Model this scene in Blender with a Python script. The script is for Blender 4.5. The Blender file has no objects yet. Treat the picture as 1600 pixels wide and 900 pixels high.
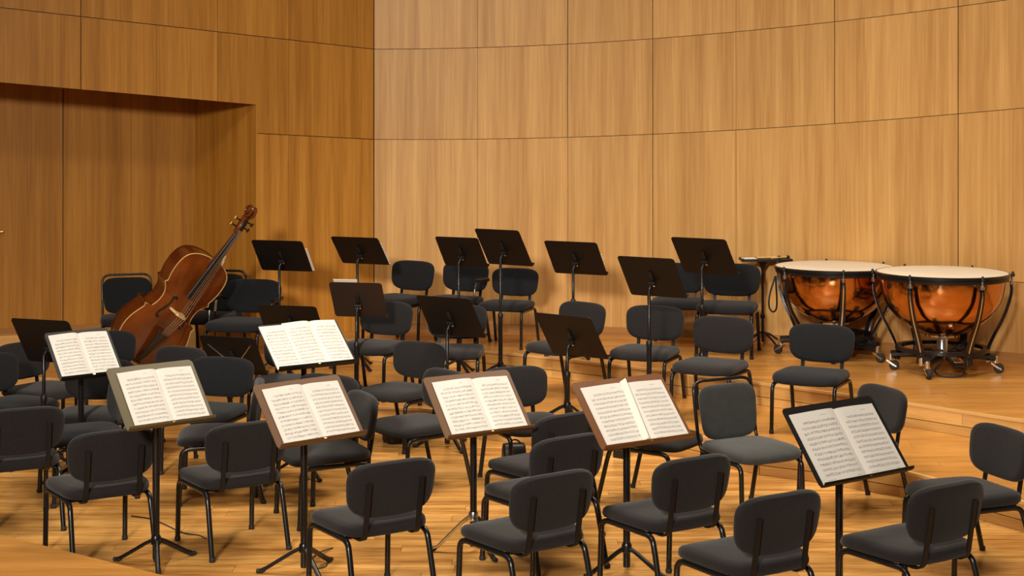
import bpy, math, random
import numpy as np
from mathutils import Vector, Matrix

random.seed(7)
SC = bpy.context.scene
COL = SC.collection
PI = math.pi

# ------------------------------------------------------------------ camera
CAM_H, FPX, HORIZON = 2.7, 2400.0, 190.0      # metres, focal length and horizon row for a 1600x900 frame
cam = bpy.data.cameras.new('camera')
cam.sensor_width = 36.0
cam.lens = FPX / 1600.0 * 36.0
cam.shift_y = -(450.0 - HORIZON) / 1600.0
cam_o = bpy.data.objects.new('camera', cam)
cam_o.location = (0, 0, CAM_H)
cam_o.rotation_euler = (PI / 2, 0, 0)
COL.objects.link(cam_o)
SC.camera = cam_o

# ------------------------------------------------------------------ world and lights
world = bpy.data.worlds.new('world'); SC.world = world
world.use_nodes = True
bg = world.node_tree.nodes['Background']
bg.inputs['Color'].default_value = (1.0, 0.86, 0.70, 1)
bg.inputs['Strength'].default_value = 0.12

def area(name, loc, target, size, power, color, spread=180):
    l = bpy.data.lights.new(name, 'AREA'); l.shape = 'DISK'; l.size = size; l.energy = power; l.color = color; l.spread = math.radians(spread)
    o = bpy.data.objects.new(name, l); o.location = loc
    o.rotation_euler = (Vector(target) - Vector(loc)).to_track_quat('-Z', 'Y').to_euler()
    COL.objects.link(o); return o
WARM = (1.0, 0.90, 0.76)
area('front_stage_light', (-2.5, 4.5, 10.5), (1.5, 14.5, 0.5), 1.6, 210, WARM, 80)
area('balcony_light', (-3.2, -5.0, 6.4), (0.3, 15.5, 1.2), 1.6, 640, WARM, 72)
area('overhead_stage_light', (1.0, 11.8, 7.5), (0.6, 11.0, 0), 2.2, 250, WARM, 110)
area('overhead_stage_light', (-2.6, 11.0, 7.5), (-2.2, 11.0, 0), 2.0, 125, WARM, 110)
area('rear_stage_light', (4.2, 11.0, 7.5), (3.6, 12.0, 0), 1.8, 130, WARM, 110)

SC.view_settings.view_transform = 'Standard'
SC.view_settings.look = 'None'
SC.view_settings.gamma = 1.0
SC.view_settings.use_curve_mapping = False
SC.view_settings.exposure = -0.70

# ------------------------------------------------------------------ helpers: materials
def principled(name):
    m = bpy.data.materials.new(name); m.use_nodes = True
    nt = m.node_tree
    return m, nt, nt.nodes['Principled BSDF']
def N(nt, kind, **kw):
    n = nt.nodes.new(kind)
    for k, v in kw.items(): setattr(n, k, v)
    return n
def ramp(nt, fac, stops):
    r = N(nt, 'ShaderNodeValToRGB')
    el = r.color_ramp.elements
    while len(el) < len(stops): el.new(0.5)
    for e, (p, c) in zip(el, stops): e.position = p; e.color = (*c, 1)
    nt.links.new(fac, r.inputs['Fac']); return r.outputs['Color']
def noise(nt, vec, scale, detail=2.0, rough=0.5):
    n = N(nt, 'ShaderNodeTexNoise'); n.inputs['Scale'].default_value = scale
    n.inputs['Detail'].default_value = detail; n.inputs['Roughness'].default_value = rough
    nt.links.new(vec, n.inputs['Vector']); return n.outputs['Fac']
def math_(nt, op, a, b=None, c=None):
    n = N(nt, 'ShaderNodeMath', operation=op)
    for i, v in enumerate((a, b, c)):
        if v is None: continue
        if isinstance(v, (int, float)): n.inputs[i].default_value = v
        else: nt.links.new(v, n.inputs[i])
    return n.outputs[0]
def mix(nt, fac, a, b, blend='MIX'):
    n = N(nt, 'ShaderNodeMix', data_type='RGBA', blend_type=blend)
    for sock, v in ((n.inputs['Factor'], fac), (n.inputs['A'], a), (n.inputs['B'], b)):
        if isinstance(v, (int, float)): sock.default_value = v
        elif isinstance(v, tuple): sock.default_value = (*v, 1)
        else: nt.links.new(v, sock)
    return n.outputs['Result']

def wood(name, dark, light, stretch, broad, fine, rough, tone=0.12, coat=0.0, contrast=1.0, bump=0.05, spec=0.28):
    """grain runs along the axis whose stretch is small; every object gets its own offset and tone"""
    m, nt, b = principled(name)
    tc = N(nt, 'ShaderNodeTexCoord'); oi = N(nt, 'ShaderNodeObjectInfo')
    off = N(nt, 'ShaderNodeVectorMath', operation='ADD')
    nt.links.new(tc.outputs['Object'], off.inputs[0])
    cx = N(nt, 'ShaderNodeCombineXYZ')
    r7 = math_(nt, 'MULTIPLY', oi.outputs['Random'], 23.0)
    for i in range(3): nt.links.new(r7, cx.inputs[i])
    nt.links.new(cx.outputs[0], off.inputs[1])
    mp = N(nt, 'ShaderNodeMapping'); mp.inputs['Scale'].default_value = stretch
    nt.links.new(off.outputs[0], mp.inputs['Vector'])
    v = mp.outputs['Vector']
    n1 = noise(nt, v, broad, 3.0, 0.55); n2 = noise(nt, v, fine, 2.0, 0.6)
    f = math_(nt, 'ADD', math_(nt, 'MULTIPLY', n1, 0.62), math_(nt, 'MULTIPLY', n2, 0.38))
    lo, hi = 0.5 - 0.2 / contrast, 0.5 + 0.2 / contrast
    c = ramp(nt, f, [(lo, dark), (hi, light)])
    k = math_(nt, 'ADD', math_(nt, 'MULTIPLY', oi.outputs['Random'], tone * 2), 1.0 - tone)
    g = N(nt, 'ShaderNodeCombineXYZ')
    for i in range(3): nt.links.new(k, g.inputs[i])
    c = mix(nt, 1.0, c, g.outputs[0], 'MULTIPLY')
    nt.links.new(c, b.inputs['Base Color'])
    b.inputs['Roughness'].default_value = rough
    b.inputs['Coat Weight'].default_value = coat; b.inputs['Coat Roughness'].default_value = 0.2
    b.inputs['Specular IOR Level'].default_value = spec
    if bump:
        bp = N(nt, 'ShaderNodeBump'); bp.inputs['Strength'].default_value = bump; bp.inputs['Distance'].default_value = 0.002
        nt.links.new(n2, bp.inputs['Height']); nt.links.new(bp.outputs[0], b.inputs['Normal'])
    return m

def plain(name, color, rough=0.5, metal=0.0, var=0.0, scale=40.0, coat=0.0, sheen=0.0, spec=0.5):
    m, nt, b = principled(name)
    tc = N(nt, 'ShaderNodeTexCoord')
    n = noise(nt, tc.outputs['Object'], scale, 3.0)
    lo = tuple(c * (1 - var) for c in color); hi = tuple(min(1, c * (1 + var)) for c in color)
    nt.links.new(ramp(nt, n, [(0.3, lo), (0.7, hi)]), b.inputs['Base Color'])
    b.inputs['Roughness'].default_value = rough; b.inputs['Metallic'].default_value = metal
    b.inputs['Coat Weight'].default_value = coat; b.inputs['Coat Roughness'].default_value = 0.08
    b.inputs['Sheen Weight'].default_value = sheen; b.inputs['Sheen Roughness'].default_value = 0.5
    b.inputs['Specular IOR Level'].default_value = spec
    return m

M = {}
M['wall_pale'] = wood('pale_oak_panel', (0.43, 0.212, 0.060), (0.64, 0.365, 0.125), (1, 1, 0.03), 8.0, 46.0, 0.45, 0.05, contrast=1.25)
M['wall_amber_dim'] = wood('dimmed_amber_oak_panel', (0.31, 0.121, 0.013), (0.50, 0.224, 0.034), (1, 1, 0.03), 8.0, 46.0, 0.45, 0.05, contrast=1.25)  # orange oak, with the weaker light on the left darkened into its colour
M['groove'] = plain('dark_joint', (0.10, 0.045, 0.014), 0.8)
M['baseboard'] = wood('baseboard_wood', (0.30, 0.13, 0.035), (0.38, 0.18, 0.055), (0.06, 0.06, 1), 8.0, 40.0, 0.4, 0.05)
M['floor'] = wood('varnished_floor', (0.34, 0.128, 0.022), (0.78, 0.42, 0.120), (0.09, 1, 1), 8.0, 44.0, 0.25, 0.10, coat=0.25, contrast=1.4)
M['tread'] = wood('varnished_tread', (0.40, 0.155, 0.027), (0.66, 0.32, 0.078), (0.10, 1, 1), 8.0, 40.0, 0.30, 0.07, coat=0.2, contrast=0.9)
M['riser'] = wood('riser_board_wood', (0.52, 0.27, 0.075), (0.70, 0.41, 0.14), (0.10, 0.10, 1), 9.0, 60.0, 0.4, 0.10)
M['nosing'] = wood('nosing_wood', (0.60, 0.34, 0.12), (0.70, 0.43, 0.17), (0.1, 0.1, 1), 9.0, 60.0, 0.35, 0.05)
M['fabric'] = plain('charcoal_fabric', (0.0145, 0.0125, 0.0130), 0.95, var=0.25, scale=160, sheen=0.12, spec=0.2)
M['fabric_cool'] = plain('blue_black_fabric', (0.0105, 0.0110, 0.0128), 0.95, var=0.25, scale=160, sheen=0.07, spec=0.2)
M['fabric_grey'] = plain('worn_grey_fabric', (0.030, 0.032, 0.030), 0.8, var=0.14, scale=14, sheen=0.15, spec=0.3)
M['tube'] = plain('black_enamel_tube', (0.008, 0.008, 0.009), 0.26, spec=0.45)
M['tube_satin'] = plain('satin_black_bar', (0.010, 0.009, 0.009), 0.5, spec=0.3)
M['plastic'] = plain('black_plastic', (0.010, 0.0095, 0.0095), 0.4, spec=0.35)
M['desk'] = plain('black_desk_metal', (0.0075, 0.0055, 0.005), 0.5, spec=0.3)
M['desk_brown'] = plain('brown_desk_lacquer', (0.15, 0.055, 0.017), 0.34, var=0.1, scale=5, spec=0.3)
M['desk_umber'] = plain('umber_desk_metal', (0.026, 0.014, 0.011), 0.5)
M['desk_bronze_sheen'] = plain('bronze_sheen_desk_metal', (0.12, 0.055, 0.020), 0.36, spec=0.3)  # brownish gloss reflection on the metal desks, painted in as base colour
M['desk_olive_sheen'] = plain('olive_sheen_desk_metal', (0.105, 0.082, 0.040), 0.36, spec=0.3)  # golden reflection on a dark glossy desk, averaged into one even colour
M['chrome'] = plain('chrome', (0.78, 0.77, 0.76), 0.22, 1.0)
M['rubber'] = plain('rubber', (0.012, 0.012, 0.012), 0.7)
M['copper'] = plain('lacquered_copper', (0.62, 0.285, 0.095), 0.13, 1.0, var=0.22, scale=3.0, coat=0.35)
nt_ = M['copper'].node_tree; bp_ = nt_.nodes.new('ShaderNodeBump'); bp_.inputs['Strength'].default_value = 0.35; bp_.inputs['Distance'].default_value = 0.03
nt_.links.new(noise(nt_, nt_.nodes.new('ShaderNodeTexCoord').outputs['Object'], 5.0, 1.0), bp_.inputs['Height']); nt_.links.new(bp_.outputs[0], nt_.nodes['Principled BSDF'].inputs['Normal'])
M['drumhead'] = plain('cream_drumhead', (0.78, 0.69, 0.55), 0.5, var=0.03, scale=3)
M['brass'] = plain('brass', (0.72, 0.48, 0.18), 0.25, 1.0)
M['varnish'] = plain('red_brown_varnish', (0.105, 0.022, 0.0035), 0.16, var=0.45, scale=3.5, coat=0.6)
M['varnish_top'] = plain('orange_brown_varnish', (0.150, 0.033, 0.0045), 0.18, var=0.40, scale=3.0, coat=0.6)
M['binding'] = plain('pale_edge_wood', (0.62, 0.36, 0.13), 0.35)
M['ebony'] = plain('ebony', (0.012, 0.009, 0.008), 0.25, coat=0.3)
M['maple'] = plain('bridge_maple', (0.72, 0.47, 0.19), 0.45, var=0.1)
M['string'] = plain('steel_string', (0.70, 0.66, 0.60), 0.25, 1.0)
M['cream'] = plain('cream_painted_rod', (0.75, 0.62, 0.42), 0.35)
M['paper'] = plain('plain_paper', (0.80, 0.73, 0.63), 0.75, var=0.02)

def music_paper():
    m, nt, b = principled('printed_score_paper')
    uv = N(nt, 'ShaderNodeUVMap'); oi = N(nt, 'ShaderNodeObjectInfo')
    sp = N(nt, 'ShaderNodeSeparateXYZ'); nt.links.new(uv.outputs['UV'], sp.inputs[0])
    u, v = sp.outputs[0], sp.outputs[1]
    rnd = math_(nt, 'MULTIPLY', oi.outputs['Random'], 37.0)
    rows = 11.0
    t = math_(nt, 'MULTIPLY', math_(nt, 'DIVIDE', math_(nt, 'SUBTRACT', v, 0.085), 0.80), rows)
    row = math_(nt, 'FLOOR', t); f = math_(nt, 'FRACT', t)
    def between(x, a, c):
        return math_(nt, 'MULTIPLY', math_(nt, 'GREATER_THAN', x, a), math_(nt, 'LESS_THAN', x, c))
    # the first system is indented, the last one ends early on some rows
    wn = N(nt, 'ShaderNodeTexWhiteNoise', noise_dimensions='2D')
    cv = N(nt, 'ShaderNodeCombineXYZ'); nt.links.new(row, cv.inputs[0]); nt.links.new(rnd, cv.inputs[1])
    nt.links.new(cv.outputs[0], wn.inputs['Vector'])
    left = math_(nt, 'ADD', 0.11, math_(nt, 'MULTIPLY', math_(nt, 'GREATER_THAN', row, 9.5), 0.08))
    inb = math_(nt, 'MULTIPLY', math_(nt, 'GREATER_THAN', u, left), math_(nt, 'LESS_THAN', u, 0.915))
    inb = math_(nt, 'MULTIPLY', inb, between(t, 0.0, rows))
    # five staff lines
    g = math_(nt, 'DIVIDE', math_(nt, 'SUBTRACT', f, 0.30), 0.40)
    lines = math_(nt, 'LESS_THAN', math_(nt, 'ABSOLUTE', math_(nt, 'SUBTRACT', math_(nt, 'FRACT', math_(nt, 'ADD', math_(nt, 'MULTIPLY', g, 4.0), 0.5)), 0.5)), 0.17)
    staff = math_(nt, 'MULTIPLY', lines, between(g, -0.08, 1.08))
    # note heads and stems: blotches that follow a wandering melody line
    c3 = N(nt, 'ShaderNodeCombineXYZ')
    nt.links.new(math_(nt, 'ADD', math_(nt, 'MULTIPLY', u, 34.0), rnd), c3.inputs[0])
    nt.links.new(math_(nt, 'MULTIPLY', t, 5.0), c3.inputs[1]); nt.links.new(rnd, c3.inputs[2])
    blot = noise(nt, c3.outputs[0], 1.0, 3.0, 0.7)
    c4 = N(nt, 'ShaderNodeCombineXYZ')
    nt.links.new(math_(nt, 'ADD', math_(nt, 'MULTIPLY', u, 5.0), math_(nt, 'MULTIPLY', rnd, 1.7)), c4.inputs[0])
    nt.links.new(math_(nt, 'MULTIPLY', row, 3.3), c4.inputs[1])
    mel = math_(nt, 'SUBTRACT', noise(nt, c4.outputs[0], 1.0, 2.0), 0.5)
    near = math_(nt, 'LESS_THAN', math_(nt, 'ABSOLUTE', math_(nt, 'SUBTRACT', math_(nt, 'SUBTRACT', f, 0.5), math_(nt, 'MULTIPLY', mel, 0.5))), 0.24)
    notes = math_(nt, 'MULTIPLY', math_(nt, 'GREATER_THAN', blot, 0.52), near)
    ink = math_(nt, 'MULTIPLY', inb, math_(nt, 'MINIMUM', 1.0, math_(nt, 'ADD', math_(nt, 'MULTIPLY', staff, 0.42), math_(nt, 'MULTIPLY', notes, 0.62))))
    # small marks above and below the systems
    def mark(u0, u1, v0, v1):
        c5 = N(nt, 'ShaderNodeCombineXYZ')
        nt.links.new(math_(nt, 'MULTIPLY', u, 90.0), c5.inputs[0]); nt.links.new(rnd, c5.inputs[1])
        return math_(nt, 'MULTIPLY', math_(nt, 'MULTIPLY', between(u, u0, u1), between(v, v0, v1)),
                     math_(nt, 'GREATER_THAN', noise(nt, c5.outputs[0], 1.0), 0.45))
    mk = math_(nt, 'ADD', mark(0.62, 0.74, 0.925, 0.935), math_(nt, 'ADD', mark(0.12, 0.30, 0.048, 0.056), mark(0.76, 0.86, 0.045, 0.055)))
    ink = math_(nt, 'MINIMUM', 1.0, math_(nt, 'ADD', ink, math_(nt, 'MULTIPLY', mk, 0.7)))
    tone = ramp(nt, noise(nt, N(nt, 'ShaderNodeTexCoord').outputs['Object'], 6.0), [(0.3, (0.61, 0.575, 0.53)), (0.7, (0.65, 0.615, 0.57))])
    nt.links.new(mix(nt, ink, tone, (0.17, 0.145, 0.13)), b.inputs['Base Color'])
    b.inputs['Roughness'].default_value = 0.7
    return m
M['score'] = music_paper()

# ------------------------------------------------------------------ helpers: meshes
class MB:
    def __init__(s): s.v = []; s.f = []; s.uv = None
    def add(s, verts, faces):
        o = len(s.v); s.v += [tuple(p) for p in verts]; s.f += [tuple(i + o for i in f) for f in faces]; return s
    def box(s, c, size, mtx=None, chamfer=0.0):
        x, y, z = (k / 2 for k in size)
        if chamfer:
            k = min(chamfer, x * .9, y * .9, z * .9)
            ring = lambda a, b: [(-a + k, -b), (a - k, -b), (a, -b + k), (a, b - k), (a - k, b), (-a + k, b), (-a, b - k), (-a, -b + k)]
            P = []
            for zz, q in ((-z, k), (-z + k, 0), (z - k, 0), (z, k)):
                P += [(px * (1 - q / x), py * (1 - q / y), zz) for px, py in ring(x, y)]
            F = [tuple(reversed(range(8))), tuple(range(24, 32))]
            for r in range(3):
                for i in range(8): F.append((r * 8 + i, r * 8 + (i + 1) % 8, r * 8 + 8 + (i + 1) % 8, r * 8 + 8 + i))
        else:
            P = [(-x, -y, -z), (x, -y, -z), (x, y, -z), (-x, y, -z), (-x, -y, z), (x, -y, z), (x, y, z), (-x, y, z)]
            F = [(3, 2, 1, 0), (4, 5, 6, 7), (0, 1, 5, 4), (1, 2, 6, 5), (2, 3, 7, 6), (3, 0, 4, 7)]
        P = [Vector(p) for p in P]
        if mtx: P = [mtx @ p for p in P]
        return s.add([p + Vector(c) for p in P], F)
    def tube(s, path, r, n=8, closed=False, flat=None):
        """sweep a circle (or an ellipse, flat=(width radius, normal radius)) along a path of points"""
        path = [Vector(p) for p in path]; L = len(path)
        rs = r if isinstance(r, (list, tuple)) else [r] * L
        V = []; prev = None
        for i, p in enumerate(path):
            a = path[i - 1] if (i > 0 or closed) else p
            b = path[(i + 1) % L] if (i < L - 1 or closed) else p
            t = (b - a).normalized()
            if prev is None:
                ref = Vector((0, 0, 1)) if abs(t.z) < .9 else Vector((1, 0, 0))
                if flat: ref = Vector((1, 0, 0)) if abs(t.x) < .9 else Vector((0, 0, 1))
                u = (ref - t * ref.dot(t)).normalized()
            else: u = (prev - t * prev.dot(t)).normalized()
            prev = u; w = t.cross(u)
            fa, fb = flat if flat else (1, 1)
            for k in range(n):
                an = 2 * PI * k / n + (PI / n if flat else 0)
                V.append(p + u * math.cos(an) * rs[i] * fa + w * math.sin(an) * rs[i] * fb)
        F = []
        m = L if closed else L - 1
        for i in range(m):
            for k in range(n):
                F.append((i * n + k, i * n + (k + 1) % n, ((i + 1) % L) * n + (k + 1) % n, ((i + 1) % L) * n + k))
        if not closed: F += [tuple(reversed(range(n))), tuple(range((L - 1) * n, L * n))]
        return s.add(V, F)
    def lathe(s, prof, n=32, c=(0, 0, 0), mtx=None, cap=True):
        V = []
        for r, z in prof:
            for k in range(n): V.append(Vector((r * math.cos(2 * PI * k / n), r * math.sin(2 * PI * k / n), z)))
        F = []
        for i in range(len(prof) - 1):
            for k in range(n): F.append((i * n + k, i * n + (k + 1) % n, (i + 1) * n + (k + 1) % n, (i + 1) * n + k))
        if cap: F += [tuple(reversed(range(n))), tuple(range((len(prof) - 1) * n, len(prof) * n))]
        if mtx: V = [mtx @ p for p in V]
        return s.add([p + Vector(c) for p in V], F)
    def rings(s, loops):
        """loft closed loops of equal length, capped with centre points"""
        n = len(loops[0]); V = [Vector(p) for l in loops for p in l]; F = []
        for i in range(len(loops) - 1):
            for k in range(n): F.append((i * n + k, i * n + (k + 1) % n, (i + 1) * n + (k + 1) % n, (i + 1) * n + k))
        c0 = sum((Vector(p) for p in loops[0]), Vector()) / n; c1 = sum((Vector(p) for p in loops[-1]), Vector()) / n
        a = len(V); V += [c0, c1]; e = (len(loops) - 1) * n
        for k in range(n): F.append((a, (k + 1) % n, k)); F.append((a + 1, e + k, e + (k + 1) % n))
        return s.add(V, F)
    def prism(s, poly, fa, fb):
        """polygon given in 2-D, mapped to front by fa and to back by fb"""
        n = len(poly)
        V = [fa(p) for p in poly] + [fb(p) for p in poly]
        F = [tuple(range(n)), tuple(reversed(range(n, 2 * n)))]
        for k in range(n): F.append((k, n + k, n + (k + 1) % n, (k + 1) % n))
        return s.add(V, F)
    def mesh(s, name, mat, smooth=True, angle=40):
        me = bpy.data.meshes.new(name); me.from_pydata(s.v, [], s.f)
        me.materials.append(M[mat] if isinstance(mat, str) else mat)
        import bmesh
        bm = bmesh.new(); bm.from_mesh(me); bmesh.ops.recalc_face_normals(bm, faces=bm.faces); bm.to_mesh(me); bm.free()
        if smooth:
            me.polygons.foreach_set('use_smooth', [True] * len(me.polygons))
            me.set_sharp_from_angle(angle=math.radians(angle))
        me.update(); return me
    def obj(s, name, mat, parent=None, smooth=True, angle=40): return link(name, s.mesh(name, mat, smooth, angle), parent)

def link(name, data, parent=None):
    o = bpy.data.objects.new(name, data); COL.objects.link(o)
    if parent: o.parent = parent
    return o
def tag(o, label, cat, group=None):
    o['label'] = label; o['category'] = cat
    if group: o['group'] = group
    return o
def thing(name, label, cat, loc=(0, 0, 0), rz=0.0, group=None):
    o = link(name, None); o.location = loc; o.rotation_euler = (0, 0, rz); o.empty_display_size = 0.1
    return tag(o, label, cat, group)
def structure(o): o['kind'] = 'structure'; return o
def kids(o): return [c for c in o.children]
def copy_tree(o, parent=None):
    c = o.copy(); COL.objects.link(c)
    if parent: c.parent = parent
    for ch in kids(o): copy_tree(ch, c)
    return c
def arc(p0, p1, p2, n=5):
    """rounded corner at p1"""
    p0, p1, p2 = Vector(p0), Vector(p1), Vector(p2)
    return [(p0 * (1 - t) ** 2 + p1 * 2 * t * (1 - t) + p2 * t * t) for t in [i / (n - 1) for i in range(n)]]
def spline(pts, n=6):
    """Catmull-Rom through points"""
    P = [Vector(p) for p in pts]; P = [P[0] * 2 - P[1]] + P + [P[-1] * 2 - P[-2]]; out = []
    for i in range(1, len(P) - 2):
        a, b, c, d = P[i - 1:i + 3]
        for k in range(n):
            t = k / n
            out.append(0.5 * ((2 * b) + (c - a) * t + (2 * a - 5 * b + 4 * c - d) * t * t + (3 * b - a - 3 * c + d) * t ** 3))
    out.append(P[-2]); return out

# ------------------------------------------------------------------ floor and risers
Z1, Z2 = 0.2, 0.4
EDGE1 = [(4.6, 7.6), (3.95, 9.0), (3.37, 10.12), (2.8, 11.05), (2.3, 11.5), (1.9, 11.75), (1.4, 12.35), (0.9, 12.6), (0.3, 12.75), (-0.2, 13.05),
         (-0.8, 13.42), (-1.3, 13.5), (-1.75, 13.7), (-2.3, 14.05), (-3.4, 14.6), (-4.5, 15.0), (-6.6, 15.4)]
EDGE2 = [(6.6, 8.6), (5.4, 10.1), (4.6, 11.0), (3.95, 11.85), (3.23, 12.6), (2.2, 13.55), (1.06, 14.5), (0.4, 15.0), (-0.36, 15.5), (-1.0, 15.75), (-1.7, 16.25), (-2.35, 16.72)]
def clip_rect(poly, x0, x1, y0, y1):
    def half(P, inside, cut):
        out = []
        for i in range(len(P)):
            a, b = P[i - 1], P[i]
            if inside(b):
                if not inside(a): out.append(cut(a, b))
                out.append(b)
            elif inside(a): out.append(cut(a, b))
        return out
    cx = lambda k: (lambda a, b: (k, a[1] + (b[1] - a[1]) * (k - a[0]) / (b[0] - a[0])))
    cy = lambda k: (lambda a, b: (a[0] + (b[0] - a[0]) * (k - a[1]) / (b[1] - a[1]), k))
    for ins, c in ((lambda p: p[0] >= x0, cx(x0)), (lambda p: p[0] <= x1, cx(x1)), (lambda p: p[1] >= y0, cy(y0)), (lambda p: p[1] <= y1, cy(y1))):
        poly = half(poly, ins, c)
        if len(poly) < 3: return []
    out = []
    for p in poly:
        if not out or (abs(p[0] - out[-1][0]) + abs(p[1] - out[-1][1])) > 1e-4: out.append(p)
    return out if len(out) > 2 else []
def area2(P): return abs(sum(P[i - 1][0] * P[i][1] - P[i][0] * P[i - 1][1] for i in range(len(P)))) / 2
def planks(parent, poly, z, mat, width, length, seed, thick=0.018, gap=0.0012, view=True):
    rnd = random.Random(seed)
    ys = [p[1] for p in poly]; xs = [p[0] for p in poly]
    y = min(ys)
    while y < max(ys):
        x = min(xs) - rnd.random() * length
        while x < max(xs):
            l = length * (0.7 + 0.6 * rnd.random())
            lim = (y + width) / 3 + 1.9
            if not view or (x < lim and x + l > -lim):
                P = clip_rect(poly, x + gap, x + l - gap, y + gap, y + width - gap)
                if P and area2(P) > 0.004:
                    dz = rnd.uniform(-0.0006, 0.0006)
                    MB().prism(P, lambda p: (p[0], p[1], z + dz), lambda p: (p[0], p[1], z - thick)).obj('plank', mat, parent, smooth=False)
            x += l
        y += width

FLOOR_POLY = [(-5.2, 6.6), (4.6, 6.6)] + [(x + 0.03, y + 0.03) for x, y in EDGE1] + [(-6.6, 6.6)]
fl = structure(MB().box((0, 9.5, -0.06), (16, 21, 0.08)).obj('floor', 'groove', smooth=False))
planks(fl, FLOOR_POLY, 0.0, 'floor', 0.145, 1.9, 3)

# back wall curve (plan): quadratic through measured points
WC = np.polyfit([-1.52, 1.11, 4.33, 4.88], [16.98, 16.63, 14.92, 14.64], 2)
def wall_y(x): return float(np.polyval(WC, x))
LW0 = Vector((-1.52, wall_y(-1.52)))                      # corner where the two walls meet
LK = 0.4
def left_y(x): return LW0.y + LK * (x - LW0.x)
RX0, RX1 = -2.75, -3.59                                     # splayed reveal of the recess
RY0, RY1 = left_y(-2.75), 17.4
def recess_y(x): return RY1 + LK * (x - RX1)

TIER1 = EDGE1 + [(-6.6, 17.2)] + [(-2.3, 16.9)] + [(x - 0.0, y + 0.03) for x, y in reversed(EDGE2)]
TIER2 = EDGE2 + [(-2.2, 17.0), (-1.5, 17.0)] + [(x, wall_y(x)) for x in (-0.5, 0.5, 1.5, 2.5, 3.5, 4.5, 5.5, 6.4)] + [(7.2, 12.5)]
def tier(name, poly, ztop, zbase, edge, mat, w, l, seed):
    t = structure(MB().prism(poly, lambda p: (p[0], p[1], ztop - 0.019), lambda p: (p[0], p[1], zbase - 0.01)).obj(name, 'groove', smooth=False))
    planks(t, poly, ztop, mat, w, l, seed)
    # riser boards: two courses following the edge
    pts = [Vector((p[0], p[1])) for p in edge]
    rnd = random.Random(seed + 50)
    h = ztop - zbase
    for z0, z1, step in ((zbase + h * 0.38, ztop - 0.02, 0.62), (zbase, zbase + h * 0.38 - 0.004, 1.3)):
        seg = []
        for i in range(len(pts) - 1):
            a, b = pts[i], pts[i + 1]; L = (b - a).length; k = max(1, round(L / step))
            for j in range(k): seg.append((a + (b - a) * (j / k), a + (b - a) * ((j + 1) / k)))
        for a, b in seg:
            d = (b - a).normalized(); nrm = Vector((-d.y, d.x))
            if nrm.y > 0: nrm = -nrm
            o = 0.016 + rnd.uniform(-0.001, 0.001)
            a2, b2 = a + d * 0.0015, b - d * 0.0015
            MB().prism([(a2, z0 + 0.002), (b2, z0 + 0.002), (b2, z1), (a2, z1)], lambda p: (p[0].x + nrm.x * o, p[0].y + nrm.y * o, p[1]),
                       lambda p: (p[0].x, p[0].y, p[1])).obj('riser_board', 'riser', t, smooth=False)
    for i in range(len(pts) - 1):
        a, b = pts[i], pts[i + 1]; d = (b - a).normalized(); nrm = Vector((-d.y, d.x))
        if nrm.y > 0: nrm = -nrm
        MB().prism([(a, -0.02), (b, -0.02), (b, 0.0012), (a, 0.0012)], lambda p: (p[0].x + nrm.x * 0.024, p[0].y + nrm.y * 0.024, ztop + p[1]),
                   lambda p: (p[0].x - nrm.x * 0.012, p[0].y - nrm.y * 0.012, ztop + p[1])).obj('nosing', 'nosing', t, smooth=False)
    return t
tier('lower_riser', TIER1, Z1, 0.0, EDGE1, 'tread', 0.16, 2.2, 11)
tier('upper_riser', TIER2, Z2, Z1, EDGE2, 'tread', 0.16, 2.2, 12)
FRONT = [(-5.6, 11.0), (-4.3, 10.2), (-3.1, 9.3), (-1.83, 8.40), (-1.0, 7.75), (-0.2, 7.0), (-0.2, 6.2), (-5.6, 6.2)]
fp = structure(MB().prism(FRONT, lambda p: (p[0], p[1], 0.181), lambda p: (p[0], p[1], -0.01)).obj('front_riser', 'groove', smooth=False))
planks(fp, FRONT, 0.2, 'tread', 0.2, 2.6, 13)

# ------------------------------------------------------------------ walls
def solve_x(px, fy):
    m = (px - 800.0) / FPX; x = m * 16.0
    for _ in range(40): x = m * fy(x)
    return x
# seams of the curved wall rise towards the right
SL = np.polyfit([-1.52, 1.5, 3.28, 4.88], [2.502, 2.57, 2.671, 2.834], 2)
SU = np.polyfit([-1.52, 1.5, 3.28, 4.33, 4.88], [3.50, 3.593, 3.711, 3.821, 3.883], 2)
low = lambda x: float(np.polyval(SL, x)); upp = lambda x: float(np.polyval(SU, x))
def normal_r(x):
    t = Vector((1, float(np.polyval(np.polyder(WC), x)), 0)).normalized(); return Vector((t.y, -t.x, 0))
def strip_wall(x0, x1, z0, z1, front, back, n=10):
    """curved slab between x0..x1; z0/z1 are functions of x"""
    mb = MB(); V = []; F = []
    for i in range(n + 1):
        x = x0 + (x1 - x0) * i / n; p = Vector((x, wall_y(x), 0)); q = normal_r(x)
        for off in (front, back):
            for z in (z0(x), z1(x)): V.append((p.x + q.x * off, p.y + q.y * off, z))
    for i in range(n):
        a, b = i * 4, i * 4 + 4
        F += [(a, b, b + 1, a + 1), (a + 2, a + 3, b + 3, b + 2), (a + 1, b + 1, b + 3, a + 3), (a, a + 2, b + 2, b)]
    F += [(0, 1, 3, 2), (n * 4, n * 4 + 2, n * 4 + 3, n * 4 + 1)]
    return mb.add(V, F)
XE = 6.9
wr = structure(strip_wall(-1.53, XE, lambda x: 0.0, lambda x: 6.6, -0.024, -0.12, 24).obj('wall_right', 'groove', angle=30))
cx = {px: solve_x(px, wall_y) for px in (746, 887, 1020, 1150, 1304, 1497)}
X0 = -1.52
def rpanel(x0, x1, z0, z1, g0=0.004, g1=0.004, gz=0.003):
    strip_wall(x0 + g0, x1 - g1, lambda x: z0(x) + gz, lambda x: z1(x) - gz, 0.0, -0.022).obj('panel', 'wall_pale', wr, angle=30)
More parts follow.
